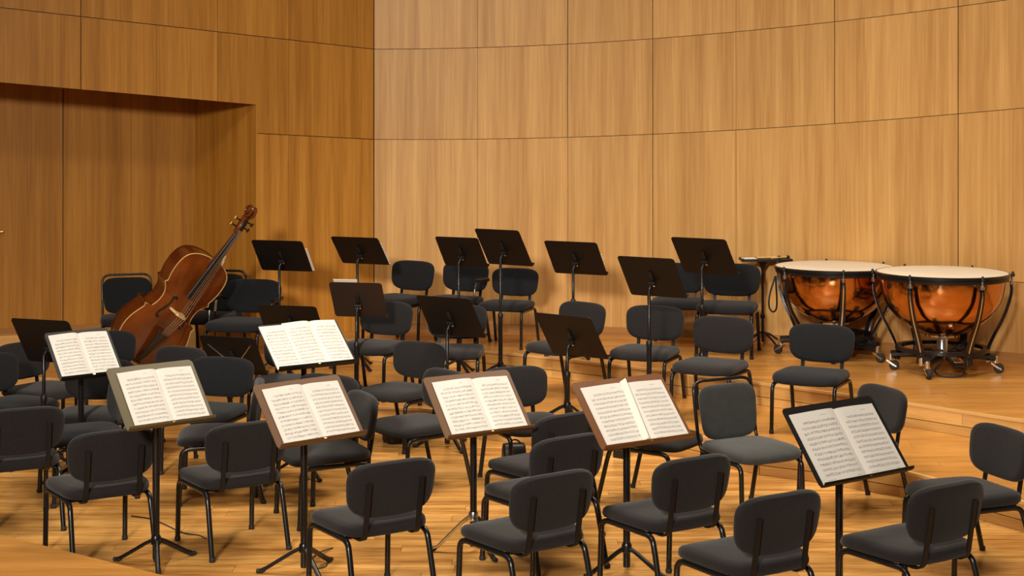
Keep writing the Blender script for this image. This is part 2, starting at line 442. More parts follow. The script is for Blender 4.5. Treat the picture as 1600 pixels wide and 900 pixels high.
F_, T_ = 0.0018, 0.0040         # faint and clear joints
base = lambda x: Z2 - 0.02
cols = [X0, cx[746], cx[887], cx[1020], cx[1150], cx[1304], cx[1497], 5.6, XE]
gaps = [0.0, F_, T_, T_, F_, T_, T_, T_, 0]
for i in range(8):
    rpanel(cols[i], cols[i + 1], low, upp, gaps[i], gaps[i + 1])
    rpanel(cols[i], cols[i + 1], upp, lambda x: upp(x) + 1.0 + 0.02 * x, gaps[i], gaps[i + 1])
    rpanel(cols[i], cols[i + 1], lambda x: upp(x) + 1.0 + 0.02 * x, lambda x: 6.6, gaps[i], gaps[i + 1])
lc = [X0, cx[746], cx[887], cx[1020], cx[1150], cx[1497]]
lg = [0, F_, F_, T_, F_, T_]
for i in range(5): rpanel(lc[i], lc[i + 1], base, low, lg[i], lg[i + 1])
mid = lambda x: 1.165 + 0.01 * (x - 4.4)
rpanel(cx[1497], 5.6, mid, low, T_, T_); rpanel(cx[1497], 5.6, base, mid, T_, T_)
rpanel(5.6, XE, base, low, T_, 0)
structure(strip_wall(X0 + 0.01, XE, lambda x: Z2 - 0.02, lambda x: Z2 + 0.075 + 0.004 * x, 0.012, 0.0, 24).obj('baseboard_right', 'baseboard', angle=30))

# left wall with the recess
LN = Vector((LK, -1, 0)).normalized()
def lpt(x, z, off=0.0): return Vector((x, left_y(x), z)) + LN * off
lx = {px: solve_x(px, left_y) for px in (0, 126.4, 244, 340, 400, 451)}
lu = lambda x: 3.50 + (3.853 - 3.50) * (x - X0) / (lx[0] - X0)
ll = lambda x: 2.502 + (2.574 - 2.502) * (x - X0) / (RX0 - X0)
rt = lambda x: 2.883 + (3.098 - 2.883) * (x - RX0) / (lx[0] - RX0)
LXE = -7.6
POLY_L = [(X0, 0.0), (RX0, 0.0), (RX0, rt(RX0)), (LXE, rt(LXE)), (LXE, 6.6), (X0, 6.6)]
wl = structure(MB().prism(POLY_L, lambda p: lpt(p[0], p[1], -0.023), lambda p: lpt(p[0], p[1], -0.10)).obj('wall_left', 'groove', smooth=False))
def lpanel(poly): MB().prism(poly, lambda p: lpt(p[0], p[1], 0), lambda p: lpt(p[0], p[1], -0.022)).obj('panel', 'wall_amber_dim', wl, smooth=False)
def quad(x0, x1, z0, z1, g0, g1, gz0=0.004, gz1=0.004):   # x0 is the right side
    a, b = x0 - g0, x1 + g1
    lpanel([(a, z0(a) + gz0), (b, z0(b) + gz0), (b, z1(b) - gz1), (a, z1(a) - gz1)])
top2 = lambda x: lu(x) + 1.0
for zz0, zz1 in ((lu, top2), (top2, lambda x: 6.6)):
    quad(X0 - 0.012, lx[451], zz0, zz1, 0, 0.0015); quad(lx[451], lx[340], zz0, zz1, 0.0015, F_)
    quad(lx[340], lx[126.4], zz0, zz1, F_, T_); quad(lx[126.4], LXE, zz0, zz1, T_, 0)
quad(X0 - 0.012, lx[451], ll, lu, 0, 0.0015)
a, b = lx[451] - 0.0015, lx[340] + F_
lpanel([(a, ll(a) + 0.004), (RX0, ll(RX0) + 0.004), (RX0, rt(RX0)), (b, rt(b)), (b, lu(b) - 0.004), (a, lu(a) - 0.004)])
quad(lx[340], lx[244], rt, lu, F_, 0.0015, 0); quad(lx[244], lx[126.4], rt, lu, 0.0015, T_, 0); quad(lx[126.4], LXE, rt, lu, T_, 0, 0)
fz = lambda x: 0.0
quad(X0 - 0.012, lx[451], fz, ll, 0, 0.0015, 0); quad(lx[451], RX0, fz, ll, 0.0015, 0.0, 0)
# recess: back panels, splayed reveal, soffit
RN = Vector((LK, -1, 0)).normalized()
def rpt(x, z, off=0.0): return Vector((x, recess_y(x), z)) + RN * off
wc_ = structure(MB().prism([(RX1, 0), (LXE, 0), (LXE, 3.6), (RX1, 3.6)], lambda p: rpt(p[0], p[1], -0.023), lambda p: rpt(p[0], p[1], -0.1)).obj('wall_recess', 'groove', smooth=False))
rx = {px: solve_x(px, recess_y) for px in (98.4, 205)}
for a, b, g0, g1 in ((RX1, rx[205], 0, 0.0012), (rx[205], rx[98.4], 0.0012, T_), (rx[98.4], LXE, T_, 0)):
    a2, b2 = a - g0, b + g1
    MB().prism([(a2, 0.0), (b2, 0.0), (b2, 3.5), (a2, 3.5)], lambda p: rpt(p[0], p[1]), lambda p: rpt(p[0], p[1], -0.022)).obj('panel', 'wall_amber_dim', wc_, smooth=False)
rev = [(RX0, RY0), (RX1, RY1)]
dv = (Vector((RX1 - RX0, RY1 - RY0, 0))).normalized(); dn = Vector((-dv.y, dv.x, 0))
if dn.x > 0: dn = -dn
def vpt(s, z, off): q = Vector((RX0, RY0, 0)).lerp(Vector((RX1, RY1, 0)), s); return (q.x - dn.x * off, q.y - dn.y * off, z)
for s0, s1 in ((0.0, 0.5), (0.503, 1.0)):
    MB().prism([(s0, 0.0), (s1, 0.0), (s1, 2.96 if s1 > 0.6 else 2.92), (s0, 2.96 if s0 > 0.4 else 2.882)], lambda p: vpt(p[0], p[1], 0.0), lambda p: vpt(p[0], p[1], 0.03)).obj('reveal_panel', 'wall_amber_dim', wc_, smooth=False)
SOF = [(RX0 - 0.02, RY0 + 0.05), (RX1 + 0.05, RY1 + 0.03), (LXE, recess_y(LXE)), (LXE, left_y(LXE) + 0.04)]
MB().prism(SOF, lambda p: (p[0], p[1], rt(p[0]) + 0.0005), lambda p: (p[0], p[1], rt(p[0]) + 0.06)).obj('soffit', 'wall_amber_dim', wc_, smooth=False)
MB().prism([(RX1 - 0.02, 0.0), (LXE, 0.0), (LXE, Z2), (RX1 - 0.02, Z2)], lambda p: rpt(p[0], p[1], 0.16), lambda p: rpt(p[0], p[1], 0.0)).obj('plinth', 'riser', wc_, smooth=False)
structure(MB().prism([(RX1 - 0.02, Z2), (LXE, Z2), (LXE, Z2 + 0.06), (RX1 - 0.02, Z2 + 0.06)], lambda p: rpt(p[0], p[1], 0.014), lambda p: rpt(p[0], p[1], 0.0)).obj('baseboard_recess', 'baseboard', smooth=False))
structure(MB().prism([(X0 - 0.01, Z1), (RX0, Z1), (RX0, Z1 + 0.08), (X0 - 0.01, Z1 + 0.08)], lambda p: lpt(p[0], p[1], 0.012), lambda p: lpt(p[0], p[1], 0.0)).obj('baseboard_left', 'baseboard', smooth=False))
hx = solve_x(1.0, recess_y)
hm = MB(); hp = rpt(hx - 0.03, 1.51)
hm.tube([hp, hp + RN * 0.05], 0.008, 8).tube([hp + RN * 0.05 + Vector((-0.05, -0.02, 0)), hp + RN * 0.05 + Vector((0.05, 0.02, 0))], 0.009, 8)
hm.obj('handle', 'brass', wc_)

# ------------------------------------------------------------------ chairs
def superpoint(a, e):
    c, s = math.cos(a), math.sin(a)
    return math.copysign(abs(c) ** (2 / e), c), math.copysign(abs(s) ** (2 / e), s)
NP = 40
def seat_mesh():
    loops = []
    for sc, z in ((0.80, 0.412), (0.965, 0.414), (0.992, 0.424), (1.0, 0.442), (0.985, 0.462), (0.94, 0.474), (0.8, 0.481), (0.45, 0.484)):
        l = []
        for k in range(NP):
            u, v = superpoint(2 * PI * k / NP, 4.8)
            x = u * 0.274 * sc * (1 + 0.03 * v); y = 0.048 + v * 0.283 * sc
            zz = z - (0.022 * max(0, v * sc) ** 4 if z > 0.43 else 0.012 * max(0, v * sc) ** 4)
            l.append((x, y, zz + 0.006 * (u * sc) ** 2))
        loops.append(l)
    return MB().rings(loops)
TILT = math.radians(9)
def pad_point(u, v, n, w=0.274, h=0.157, zc=0.672, yc=-0.240, bend=0.38):
    """u across, v up, n towards the sitter"""
    wx = w * (1 + 0.05 * v)
    x = u * wx; y = n + bend * x * x; z = v * h
    return (x, yc + y * math.cos(TILT) - z * math.sin(TILT), zc + z * math.cos(TILT) + y * math.sin(TILT))
def pad_mesh(e=3.6, thick=0.055, **kw):
    loops = []; t = thick
    for sc, n in ((0.5, -0.5 * t), (0.86, -0.5 * t), (0.955, -0.44 * t), (0.99, -0.25 * t), (1.0, 0.0), (0.985, 0.25 * t), (0.94, 0.42 * t), (0.82, 0.5 * t), (0.45, 0.54 * t)):
        l = []
        for k in range(NP):
            u, v = superpoint(2 * PI * k / NP, e)
            l.append(pad_point(u * sc, v * sc, n, **kw))
        loops.append(l)
    return MB().rings(loops)
TR = 0.0165
def leg_mesh(sx, front):
    if front: p = [(sx * 0.256, 0.300, 0.0), (sx * 0.254, 0.288, 0.30)] + arc((sx * 0.254, 0.285, 0.35), (sx * 0.252, 0.280, 0.398), (sx * 0.250, 0.21, 0.398), 6) + [(sx * 0.247, 0.0, 0.398)]
    else: p = [(sx * 0.256, -0.285, 0.0), (sx * 0.250, -0.21, 0.30)] + arc((sx * 0.249, -0.195, 0.35), (sx * 0.247, -0.185, 0.398), (sx * 0.247, -0.12, 0.398), 6) + [(sx * 0.247, 0.0, 0.398)]
    return MB().tube(p, TR, 10)
def foot_mesh(sx, front):
    c = (sx * 0.256, 0.300) if front else (sx * 0.256, -0.285)
    return MB().lathe([(0.018, 0.0), (0.0195, 0.004), (0.0195, 0.022), (0.017, 0.026)], 10, (c[0], c[1], 0.0))
MESH = {}
def part_mesh(key, fn, mat, angle=40):
    if key not in MESH: MESH[key] = fn().mesh(key.split('|')[0], mat, True, angle)
    return MESH[key]
def upright_mesh(sx):
    x = sx * 0.165
    pts = [pad_point(x / 0.274, 0.35, -0.038), pad_point(x / 0.274, -0.3, -0.038), pad_point(x / 0.274, -1.02, -0.036)]
    pts = [(x, p[1], p[2]) for p in pts] + [(x, -0.232, 0.455)] + arc((x, -0.226, 0.43), (x, -0.215, 0.392), (x, -0.16, 0.392), 5) + [(x, -0.08, 0.395)]
    return MB().tube(pts, 1.0, 4, flat=(0.021, 0.0085))
def build_chair(fabric, kind, parent):
    seatm = part_mesh('seat|' + fabric, seat_mesh, fabric)
    link('seat', seatm, parent)
    if kind == 'pad':
        link('backrest', part_mesh('backrest|' + fabric, pad_mesh, fabric), parent)
        for sx in (-1, 1): link('back_upright', part_mesh('back_upright|%d' % sx, lambda: upright_mesh(sx), 'tube_satin', 25), parent)
    else:
        kw = dict(w=0.240, h=0.19, zc=0.665, yc=-0.228)
        link('backrest', part_mesh('backrest_thin|' + fabric, lambda: pad_mesh(4.5, 0.03, **kw), fabric), parent)
        def hoop():
            side = lambda s: [(s * 0.242, -0.10, 0.404), (s * 0.244, -0.19, 0.43), (s * 0.247, -0.222, 0.50), (s * 0.25, -0.262, 0.74)]
            l = [Vector(p) for p in side(-1)]; r = [Vector(p) for p in side(1)]
            top = arc((-0.25, -0.27, 0.80), (-0.25, -0.285, 0.875), (-0.17, -0.287, 0.88), 6) + arc((0.17, -0.287, 0.88), (0.25, -0.285, 0.875), (0.25, -0.27, 0.80), 6)
            return MB().tube(l + top + r[::-1], 0.0125, 10)
        link('back_frame', part_mesh('back_frame|a', hoop, 'tube'), parent)
    for sx in (-1, 1):
        for fr in (True, False):
            lg_ = link('leg', part_mesh('leg|%d%d' % (sx, fr), lambda: leg_mesh(sx, fr), 'tube'), parent)
            link('foot', part_mesh('foot|%d%d' % (sx, fr), lambda: foot_mesh(sx, fr), 'rubber'), lg_)
    for y in (0.15, -0.10):
        link('cross_bar', part_mesh('cross_bar|%.2f' % y, lambda: MB().tube([(-0.247, y, 0.394), (0.247, y, 0.394)], 0.011, 8), 'tube'), parent)
def add_arms(parent, sides):
    for sx in sides:
        def arm(): 
            p = [(sx * 0.242, 0.10, 0.404), (sx * 0.285, 0.10, 0.415)] + arc((sx * 0.295, 0.10, 0.44), (sx * 0.30, 0.10, 0.655), (sx * 0.30, 0.02, 0.655), 7) + [(sx * 0.30, -0.12, 0.655)] + arc((sx * 0.30, -0.16, 0.655), (sx * 0.30, -0.215, 0.655), (sx * 0.262, -0.225, 0.64), 5)
            return MB().tube(p, 0.011, 8)
        a = link('armrest', part_mesh('armrest|%d' % sx, arm, 'tube'), parent)
        link('arm_pad', part_mesh('arm_pad|%d' % sx, lambda: MB().box((sx * 0.30, -0.06, 0.672), (0.05, 0.22, 0.022), None, 0.008), 'plastic'), a)

CH_H = 0.83
def back_at(px, ptop, z, h=CH_H, d=None):
    if d is None: d = FPX * (CAM_H - z - h) / (ptop - HORIZON)
    return (px - 800.0) / FPX * d, d
PROTO = {}
def chair(px, ptop, z, deg, label, fabric='fabric', kind='pad', arms=(), scale=1.0, group='black orchestra chairs', d=None):
    h = (CH_H if kind == 'pad' else 0.885) * scale
    x, y = back_at(px, ptop, z, h, d)
    th = math.radians(deg)
    f = Vector((-math.sin(th), math.cos(th)))
    key = (fabric, kind, arms)
    if key not in PROTO:
        t = thing('orchestra_chair', label, 'chair', group=group)
        build_chair(fabric, kind, t); add_arms(t, arms); PROTO[key] = t
    else: t = copy_tree(PROTO[key]); tag(t, label, 'chair', group)
    t.location = (x + f.x * 0.262 * scale, y + f.y * 0.262 * scale, z + 0.001)
    t.rotation_euler = (0, 0, th); t.scale = (scale,) * 3
    return t
BK = 'black chair seen from behind, '
# front rows, backs towards us
chair(36, 637, 0, 28, BK + 'cut off by the left edge of the photo')
chair(179, 672, 0, 33, BK + 'just left of the pole of the olive music stand')
chair(390, 659, 0, 33, BK + 'between the olive stand and the bronze stand at left')
chair(617, 719, 0, 33, BK + 'alone in front between the bronze stand and the brown-sheened stand')
chair(870, 738, 0, 36, BK + 'nearest of the three lined up below the brown stand')
chair(893, 680, 0, 36, BK + 'middle of the three lined up below the brown stand')
chair(891, 645, 0, 38, BK + 'farthest of three lined up, mostly behind the brown stand')
chair(1088, 713, 0, 33, BK + 'directly right of the brown stand pole')
chair(1224, 770, 0, 31, BK + 'at bottom right, overlapping the lower left of the rightmost score')
chair(1487, 754, 0, 33, BK + 'nearest the bottom right corner', 'fabric')
# right side, facing left
chair(1385, 603, 0, 112, 'black chair whose back peeps out right of the rightmost score, side on')
chair(1571, 666, 0, 110, 'black chair at the right edge, turned side on towards the left')
chair(1131, 592, 0, 208, 'worn grey chair with a black tubular hoop round its back', 'fabric_grey', 'hoop', group='hoop-backed chairs')
chair(966, 594, 0, 236, 'black chair whose back is hidden by the brown stand, seat right of it')
# second ring
chair(572, 613, 0, 116, 'brownish black chair behind the bronze stand, turned side on to the left')
chair(518, 584, 0, 150, 'black chair of which a strip of back shows behind the bronze stand')
chair(660, 533, 0, 145, 'large dark chair facing us, left behind the brown-sheened stand')
chair(702, 577, 0, 128, 'black chair with its seat showing left of the brown-sheened stand')
chair(800, 572, 0, 204, 'dark grey chair back just right of the brown-sheened stand')
chair(350, 557, 0, 165, 'rounded black chair back just right of the olive stand, facing us', 'fabric_cool')
chair(288, 541, 0, 150, 'dark chair back peeping over the top of the olive stand, below the double bass', 'fabric')
chair(408, 594, 0, 98, 'black chair with its seat between olive and bronze stands, back hidden')
chair(158, 566, 0, 186, 'black chair with its seat directly behind the pole of the leftmost open score', 'fabric', d=12.1)
chair(196, 590, 0, 118, 'black chair behind the olive stand, seat showing left below the leftmost score', 'fabric_cool')
chair(165, 516, 0, 184, 'dark chair back right behind the leftmost open score, below the double bass', 'fabric_cool')
chair(30, 534, 0, 236, 'black chair below the blank stand at far left, turned to the right')
chair(-20, 543, 0, 240, 'black chair back cut off by the left edge, at mid height', 'fabric_cool', d=12.35)
chair(462, 518, 0, 172, 'black chair hidden behind the score of three pages, seat below it', d=13.6)
# lower riser
chair(607, 474, Z1, 156, 'brownish black chair on the lower riser, left of the middle', d=14.3)
chair(715, 474, Z1, 174, 'black chair behind the wide blank stand in the middle, only its seat showing', d=14.06)
chair(914, 468, Z1, 137, 'brownish black chair in the centre, turned to the left behind a blank stand', d=14.25)
chair(1026, 477, Z1, 156, 'black chair on the lower riser behind the pole of a blank stand right of centre')
chair(1133, 494, Z1, 150, 'brownish black chair on the lower riser, second left from the timpani')
chair(1286, 506, Z1, 152, 'blue-black chair right in front of the left timpani', 'fabric_cool')
# upper riser
chair(649, 407, Z2, 146, 'small black chair against the pale wall near the corner', 'fabric_cool')
chair(731, 410, Z2, 150, 'black chair with an armrest at the wall, half hidden by a blank stand', 'fabric_cool', 'pad', (-1,), group='chairs with armrests', d=16.15)
chair(807, 420, Z2, 160, 'black chair on the upper riser behind the tallest blank stand pole', 'fabric_cool', scale=0.93, d=16.05)
chair(1144, 402, Z2, 164, 'black chair against the wall just left of the percussion table', 'fabric_cool', scale=1.05, d=15.5)
chair(1062, 420, Z2, 170, 'black chair with looped armrest behind the two rightmost blank stands', 'fabric_cool', 'pad', (1,), group='chairs with armrests', d=16.02)
# by the double bass
chair(198, 446, Z1, 196, 'black hoop-backed chair behind the lower left of the double bass', 'fabric_cool', 'hoop', group='hoop-backed chairs', d=16.25)
chair(347, 424, Z1, 172, 'black hoop-backed chair right behind the neck side of the double bass', 'fabric_cool', 'hoop', scale=1.04, group='hoop-backed chairs', d=16.3)
chair(399, 423, Z1, 166, 'black chair with armrests beside the double bass, below the leftmost raised stand', 'fabric_cool', 'pad', (-1, 1), scale=1.09, group='chairs with armrests', d=15.6)

# ------------------------------------------------------------------ music stands
G1 = 'stands with open scores'; G2 = 'blank stands seen from behind'
def rounded_rect(w, h, r, n=5):
    P = []
    for cx_, cy_, a0 in ((w / 2 - r, h / 2 - r, 0), (-w / 2 + r, h / 2 - r, 90), (-w / 2 + r, -h / 2 + r, 180), (w / 2 - r, -h / 2 + r, 270)):
        for k in range(n):
            a = math.radians(a0 + 90 * k / (n - 1)); P.append((cx_ + r * math.cos(a), cy_ + r * math.sin(a)))
    return P
def desk_matrix(hz, tau):
    """columns: right, up the desk, towards the player; the player looks along +Y"""
    t = math.radians(tau)
    return Matrix(((1, 0, 0, 0), (0, math.sin(t), -math.cos(t), 0), (0, math.cos(t), math.sin(t), hz), (0, 0, 0, 1)))
def music_stand(X, Y, Zc, th, tau, W, L, zf, label, mat='desk', silver=False, struts=False, spin=0.5, group='music stands'):
    r = math.radians(th); F = Vector((-math.sin(r), math.cos(r)))
    off = 0.055
    t = thing('music_stand', label, 'music stand', (X + F.x * off, Y + F.y * off, zf), r, group)
    hz = Zc - zf
    D = Matrix.Translation((0, -off, 0)) @ desk_matrix(hz, tau)
    T = lambda u, v, n: D @ Vector((u, v, n))
    mb = MB()
    P = rounded_rect(W, L, 0.028)
    mb.prism(P, lambda p: T(p[0], p[1], 0.0), lambda p: T(p[0], p[1], -0.004))
    dk = mb.obj('desk', mat, t, angle=30)
    lip = MB(); w = W / 2 - 0.004; b = -L / 2 + 0.002
    prof = [(b, -0.004), (b - 0.004, 0.016), (b - 0.003, 0.034), (b + 0.007, 0.043), (b + 0.010, 0.041), (b + 0.003, 0.032), (b + 0.001, 0.016), (b + 0.004, 0.0)]
    lip.prism(prof, lambda p: T(-w, p[0], p[1]), lambda p: T(w, p[0], p[1]))
    lp = lip.obj('lip', mat, t, angle=30)
    MB().box((0, 0, 0), (0.018, 0.006, 0.003), D.to_3x3().to_4x4()).obj('clip', 'brass', lp)
    kids(lp)[0].data.transform(Matrix.Translation(T(0, b + 0.001, 0.040)))
    # tilting bracket behind the desk
    br = MB().box((0, 0, 0), (0.030, 0.13, 0.022), None, 0.005); br.v = [tuple(T(x, y + 0.0, z - 0.016)) for x, y, z in br.v]
    k2 = MB().tube([T(-0.032, -0.045, -0.035), T(0.032, -0.045, -0.035)], 0.016, 10)
    br.add(k2.v, k2.f)
    b_ = br.obj('tilt_bracket', 'plastic', t)
    for sx in (-1, 1):
        MB().lathe([(0.011, -0.004), (0.010, 0.004), (0.004, 0.007)], 10, T(sx * 0.017, -0.062, -0.044), D.to_3x3().to_4x4() @ Matrix.Rotation(PI, 4, 'X')).obj('bolt', 'chrome', b_)
    ptop = T(0, -0.045, -0.035)
    lower = hz - 0.16 if group == G1 else min(0.62, hz * 0.55)
    MB().tube([(0, 0, lower - 0.02), (0, 0, max(lower + 0.01, ptop.z - 0.05)), (ptop.x, ptop.y * 0.6, ptop.z - 0.02), ptop], 0.0135, 10).obj('upper_pole', 'tube', t)
    MB().tube([(0, 0, 0.035), (0, 0, lower)], 0.0215, 12).obj('lower_pole', 'tube', t)
    MB().lathe([(0.023, lower - 0.02), (0.026, lower - 0.01), (0.026, lower + 0.022), (0.016, lower + 0.034)], 12).obj('collar', 'plastic', t)
    hub = 'chrome' if silver else 'tube'; up = 0.075 if silver else 0.0
    MB().lathe([(0.024, 0.12 + up), (0.031, 0.128 + up), (0.031, 0.165 + up), (0.025, 0.178 + up)], 14).obj('hub', hub, t)
    for k in range(3):
        a = spin + k * 2 * PI / 3; c, s = math.cos(a), math.sin(a)
        lgm = MB().tube([(c * 0.018, s * 0.018, 0.15 + up), (c * 0.07, s * 0.07, 0.125 + up * 0.8), (c * 0.22, s * 0.22, 0.035), (c * 0.265, s * 0.265, 0.014)], 0.0125, 8, flat=(1.3, 0.9))
        lo = lgm.obj('leg', hub if (silver and k == 0) else 'tube', t)
        MB().tube([(c * 0.235, s * 0.235, 0.024), (c * 0.255, s * 0.255, 0.016), (c * 0.285, s * 0.285, 0.015)], [0.013, 0.0155, 0.013], 8).obj('rubber_foot', 'rubber', lo)
    if struts:
        for sx in (-1, 1):
            MB().tube([T(sx * 0.04, -0.06, -0.022), T(sx * W * 0.38, L * 0.30, -0.012)], 0.006, 8).obj('strut', 'chrome', t)
    return t, T, W, L

def page_mesh(T, u0, u1, v0, v1, base, lift, fold, u_flip, warp=0.0):
    """one leaf of an open book, arched away from the fold; fold is the u of the spine"""
    n = 10; mb = MB(); V = []; F = []; UV = []
    for i in range(n + 1):
        s = i / n; u = u0 + (u1 - u0) * s
        q = abs(u - fold) / max(1e-6, max(abs(u0 - fold), abs(u1 - fold)))
        h = base + lift * math.sin(PI * min(1, q) ** 0.55) * (1 - 0.25 * q)
        for j in range(5):
            tt = j / 4; v = v0 + (v1 - v0) * tt
            hh = h + warp * (tt ** 2) * (0.3 + q)
            V.append(T(u, v, hh)); UV.append((s, tt))
    o = len(V)
    for i in range(n + 1):
        s = i / n; u = u0 + (u1 - u0) * s
        for j in range(5):
            v = v0 + (v1 - v0) * j / 4; V.append(T(u, v, 0.0008)); UV.append((s, j / 4))
    idx = lambda i, j: i * 5 + j
    for i in range(n):
        for j in range(4): F += [(idx(i, j), idx(i + 1, j), idx(i + 1, j + 1), idx(i, j + 1)), (o + idx(i, j), o + idx(i, j + 1), o + idx(i + 1, j + 1), o + idx(i + 1, j))]
        F += [(idx(i, 0), o + idx(i, 0), o + idx(i + 1, 0), idx(i + 1, 0)), (idx(i, 4), idx(i + 1, 4), o + idx(i + 1, 4), o + idx(i, 4))]
    for j in range(4): F += [(idx(0, j), idx(0, j + 1), o + idx(0, j + 1), o + idx(0, j)), (idx(n, j), o + idx(n, j), o + idx(n, j + 1), idx(n, j + 1))]
    mb.add(V, F)
    return mb, UV
def leaf(name, parent, mb, UV, mat='score'):
    o = mb.obj(name, mat, parent, angle=50)
    me = o.data; uvl = me.uv_layers.new(name='UVMap')
    for lp in me.loops: uvl.data[lp.index].uv = UV[lp.vertex_index]
    return o
def score(stand, label, u0, u1, v1, mid=0.0, vb=0.006, loose=None, flyleaf=False, left_mat='score'):
    """open book on a stand: two leaves; u in fractions of the desk width, v1 = gap below the desk's top edge"""
    t, T0, W, L = stand
    bk = thing('sheet_music', label, 'sheet music', t.location, t.rotation_euler.z, 'open scores on the stands')
    T = lambda u, v, n: T0(u, v, n + 0.001)
    bot = -L / 2 + vb; top = L / 2 - v1
    m = mid * W
    leaf('page', bk, *page_mesh(T, u0 * W, m - 0.0006, bot, top, 0.006, 0.012, m, False))
    leaf('page', bk, *page_mesh(T, m + 0.0006, u1 * W, bot, top - 0.006, 0.006, 0.012, m, False))
    if loose:
        l0, l1 = loose
        s = thing('loose_sheet', 'single loose music page lying under the left edge of the score of three pages', 'sheet music', t.location, t.rotation_euler.z)
        leaf('page', s, *page_mesh(T, l0 * W, l1 * W, bot + 0.004, top - 0.012, 0.003, 0.001, l1 * W, False))
    if flyleaf:
        mb, UV = page_mesh(lambda u, v, n: T0(m - 0.05 + u * 0.35 + v * 0.10, v, 0.017 + u * 0.55 + n * 0.4), 0.0, 0.065, bot + 0.01, top + 0.006, 0.002, 0.0, 0.0, False)
        leaf('turning_page', bk, mb, UV, 'paper')
    return bk

S = {}
def stand(key, X, Y, Zc, th, tau, W, L, zf, label, **kw):
    S[key] = music_stand(X, Y, Zc, th, tau, W, L, zf, label, **kw); return S[key]
stand('S1', -3.183, 11.430, 0.973, 40.2, 42.1, 0.505, 0.429, 0, 'black music stand with open score at far left, nearest the left edge', group=G1)
stand('S2', -2.134, 9.321, 1.044, 40.2, 41.1, 0.578, 0.444, 0, 'olive-sheened music stand holding an open score, front left, wide tripod feet', mat='desk_olive_sheen', spin=0.1, group=G1)
stand('S3', -1.557, 11.681, 1.004, 35.4, 48.9, 0.674, 0.457, 0, 'black music stand carrying three pages side by side', group=G1)
stand('S4', -1.207, 9.144, 0.980, 41.2, 40.7, 0.615, 0.436, 0, 'bronze-sheened music stand with open score, second from the left in front', mat='desk_bronze_sheen', spin=0.35, group=G1)
stand('S5', -0.213, 9.598, 0.937, 31.9, 42.2, 0.626, 0.453, 0, 'brown-sheened music stand with silver hub on its tripod, centre front', mat='desk_bronze_sheen', silver=True, spin=2.6, group=G1)
stand('S6', 0.717, 9.150, 0.978, 33.2, 42.6, 0.680, 0.469, 0, 'brown music stand with an open score whose page is turning', mat='desk_brown', spin=0.9, group=G1)
stand('S7', 1.841, 8.450, 0.948, 35.3, 37.8, 0.716, 0.475, 0, 'black music stand with the rightmost open score', spin=0.9, group=G1)
stand('D1', -2.290, 15.288, 1.366, 161.6, 36.8, 0.561, 0.400, Z1, 'blank black stand right of the double bass scroll, leftmost of the raised row', group=G2)
stand('D2', -1.546, 15.623, 1.389, 155.6, 40.3, 0.550, 0.380, Z1, 'blank black stand left of the wall corner, second in the raised row', group=G2)
stand('D3', -0.499, 15.201, 1.412, 151.4, 34.6, 0.493, 0.368, Z1, 'blank black stand overlapped on its right by the tallest stand', group=G2)
stand('D4', -0.081, 14.897, 1.481, 146.5, 35.4, 0.516, 0.444, Z1, 'tallest blank black stand, in front of the pale wall at centre', group=G2)
stand('D5', 0.625, 15.094, 1.361, 152.1, 37.0, 0.572, 0.425, Z2, 'blank black stand just right of the tallest one, above a centre chair', group=G2)
stand('D6', 1.188, 13.017, 1.384, 147.6, 36.5, 0.536, 0.441, Z1, 'blank black stand lower and left of the one nearest the timpani', group=G2)
stand('D7', 1.778, 14.168, 1.459, 145.9, 38.5, 0.563, 0.449, Z2, 'blank black stand nearest the timpani, at the right end of the row', group=G2)
stand('D8', -1.379, 13.786, 1.102, 168.7, 31.4, 0.491, 0.386, Z1, 'umber stand with rounded corners, left of the lone brownish chair back', mat='desk_umber', group=G2)
stand('D9', -0.509, 12.771, 1.080, 150.5, 35.9, 0.531, 0.434, 0, 'wide blank stand in the middle, right behind the large dark chair', group=G2)
stand('D10', 0.492, 12.768, 0.921, 142.6, 36.0, 0.571, 0.461, Z1, 'lowest central blank stand, just above the brown stand with turning page', group=G2)
stand('D11', -2.041, 14.220, 0.846, 164.2, 36.3, 0.591, 0.412, Z1, 'blank stand peeping over the top of the score of three pages', group=G2)
stand('D12', -3.622, 11.998, 0.986, 159.8, 31.4, 0.539, 0.428, 0, 'blank black stand at far left behind the leftmost score', group=G2)
stand('D13', -2.333, 12.861, 0.744, 160.7, 34.0, 0.522, 0.414, 0, 'low blank stand with two silver struts, below the double bass', struts=True, group=G2)

score(S['S1'], 'open score on the black stand at far left', -0.455, 0.455, 0.03, -0.01)
score(S['S2'], 'open score on the olive-sheened stand', -0.40, 0.455, 0.045, 0.03)
score(S['S3'], 'open score on the stand of three pages, over a loose page', -0.20, 0.475, 0.004, 0.14, loose=(-0.49, -0.15))
score(S['S4'], 'open score on the bronze stand', -0.42, 0.45, 0.04, 0.02)
score(S['S5'], 'open score on the brown-sheened stand with silver hub', -0.42, 0.45, 0.045, 0.03)
score(S['S6'], 'open score with a turning page on the brown stand', -0.43, 0.46, 0.045, 0.04, flyleaf=True)
score(S['S7'], 'rightmost open score, its pages taller than the others', -0.46, 0.455, 0.045, 0.01)
def back_sheet(key, label, u0, u1, v0, v1):
    t, T0, W, L = S[key]
    o = thing('sheet_music', label, 'sheet music', t.location, t.rotation_euler.z, 'sheets on the far side of blank stands')
    leaf('page', o, *page_mesh(lambda u, v, n: T0(u, v, n + 0.001), u0, u1, v0, v1, 0.004, 0.0, u0, False), mat='paper')
back_sheet('D1', 'white sheets whose edge sticks out right of the leftmost raised stand', -0.305, 0.05, -0.19, 0.10)
back_sheet('D2', 'white sheets whose edge sticks out right of the stand left of the wall corner', -0.292, 0.05, -0.18, 0.11)
back_sheet('D5', 'small white sheet corner sticking out right of the stand above a centre chair', -0.297, -0.10, -0.02, 0.06)
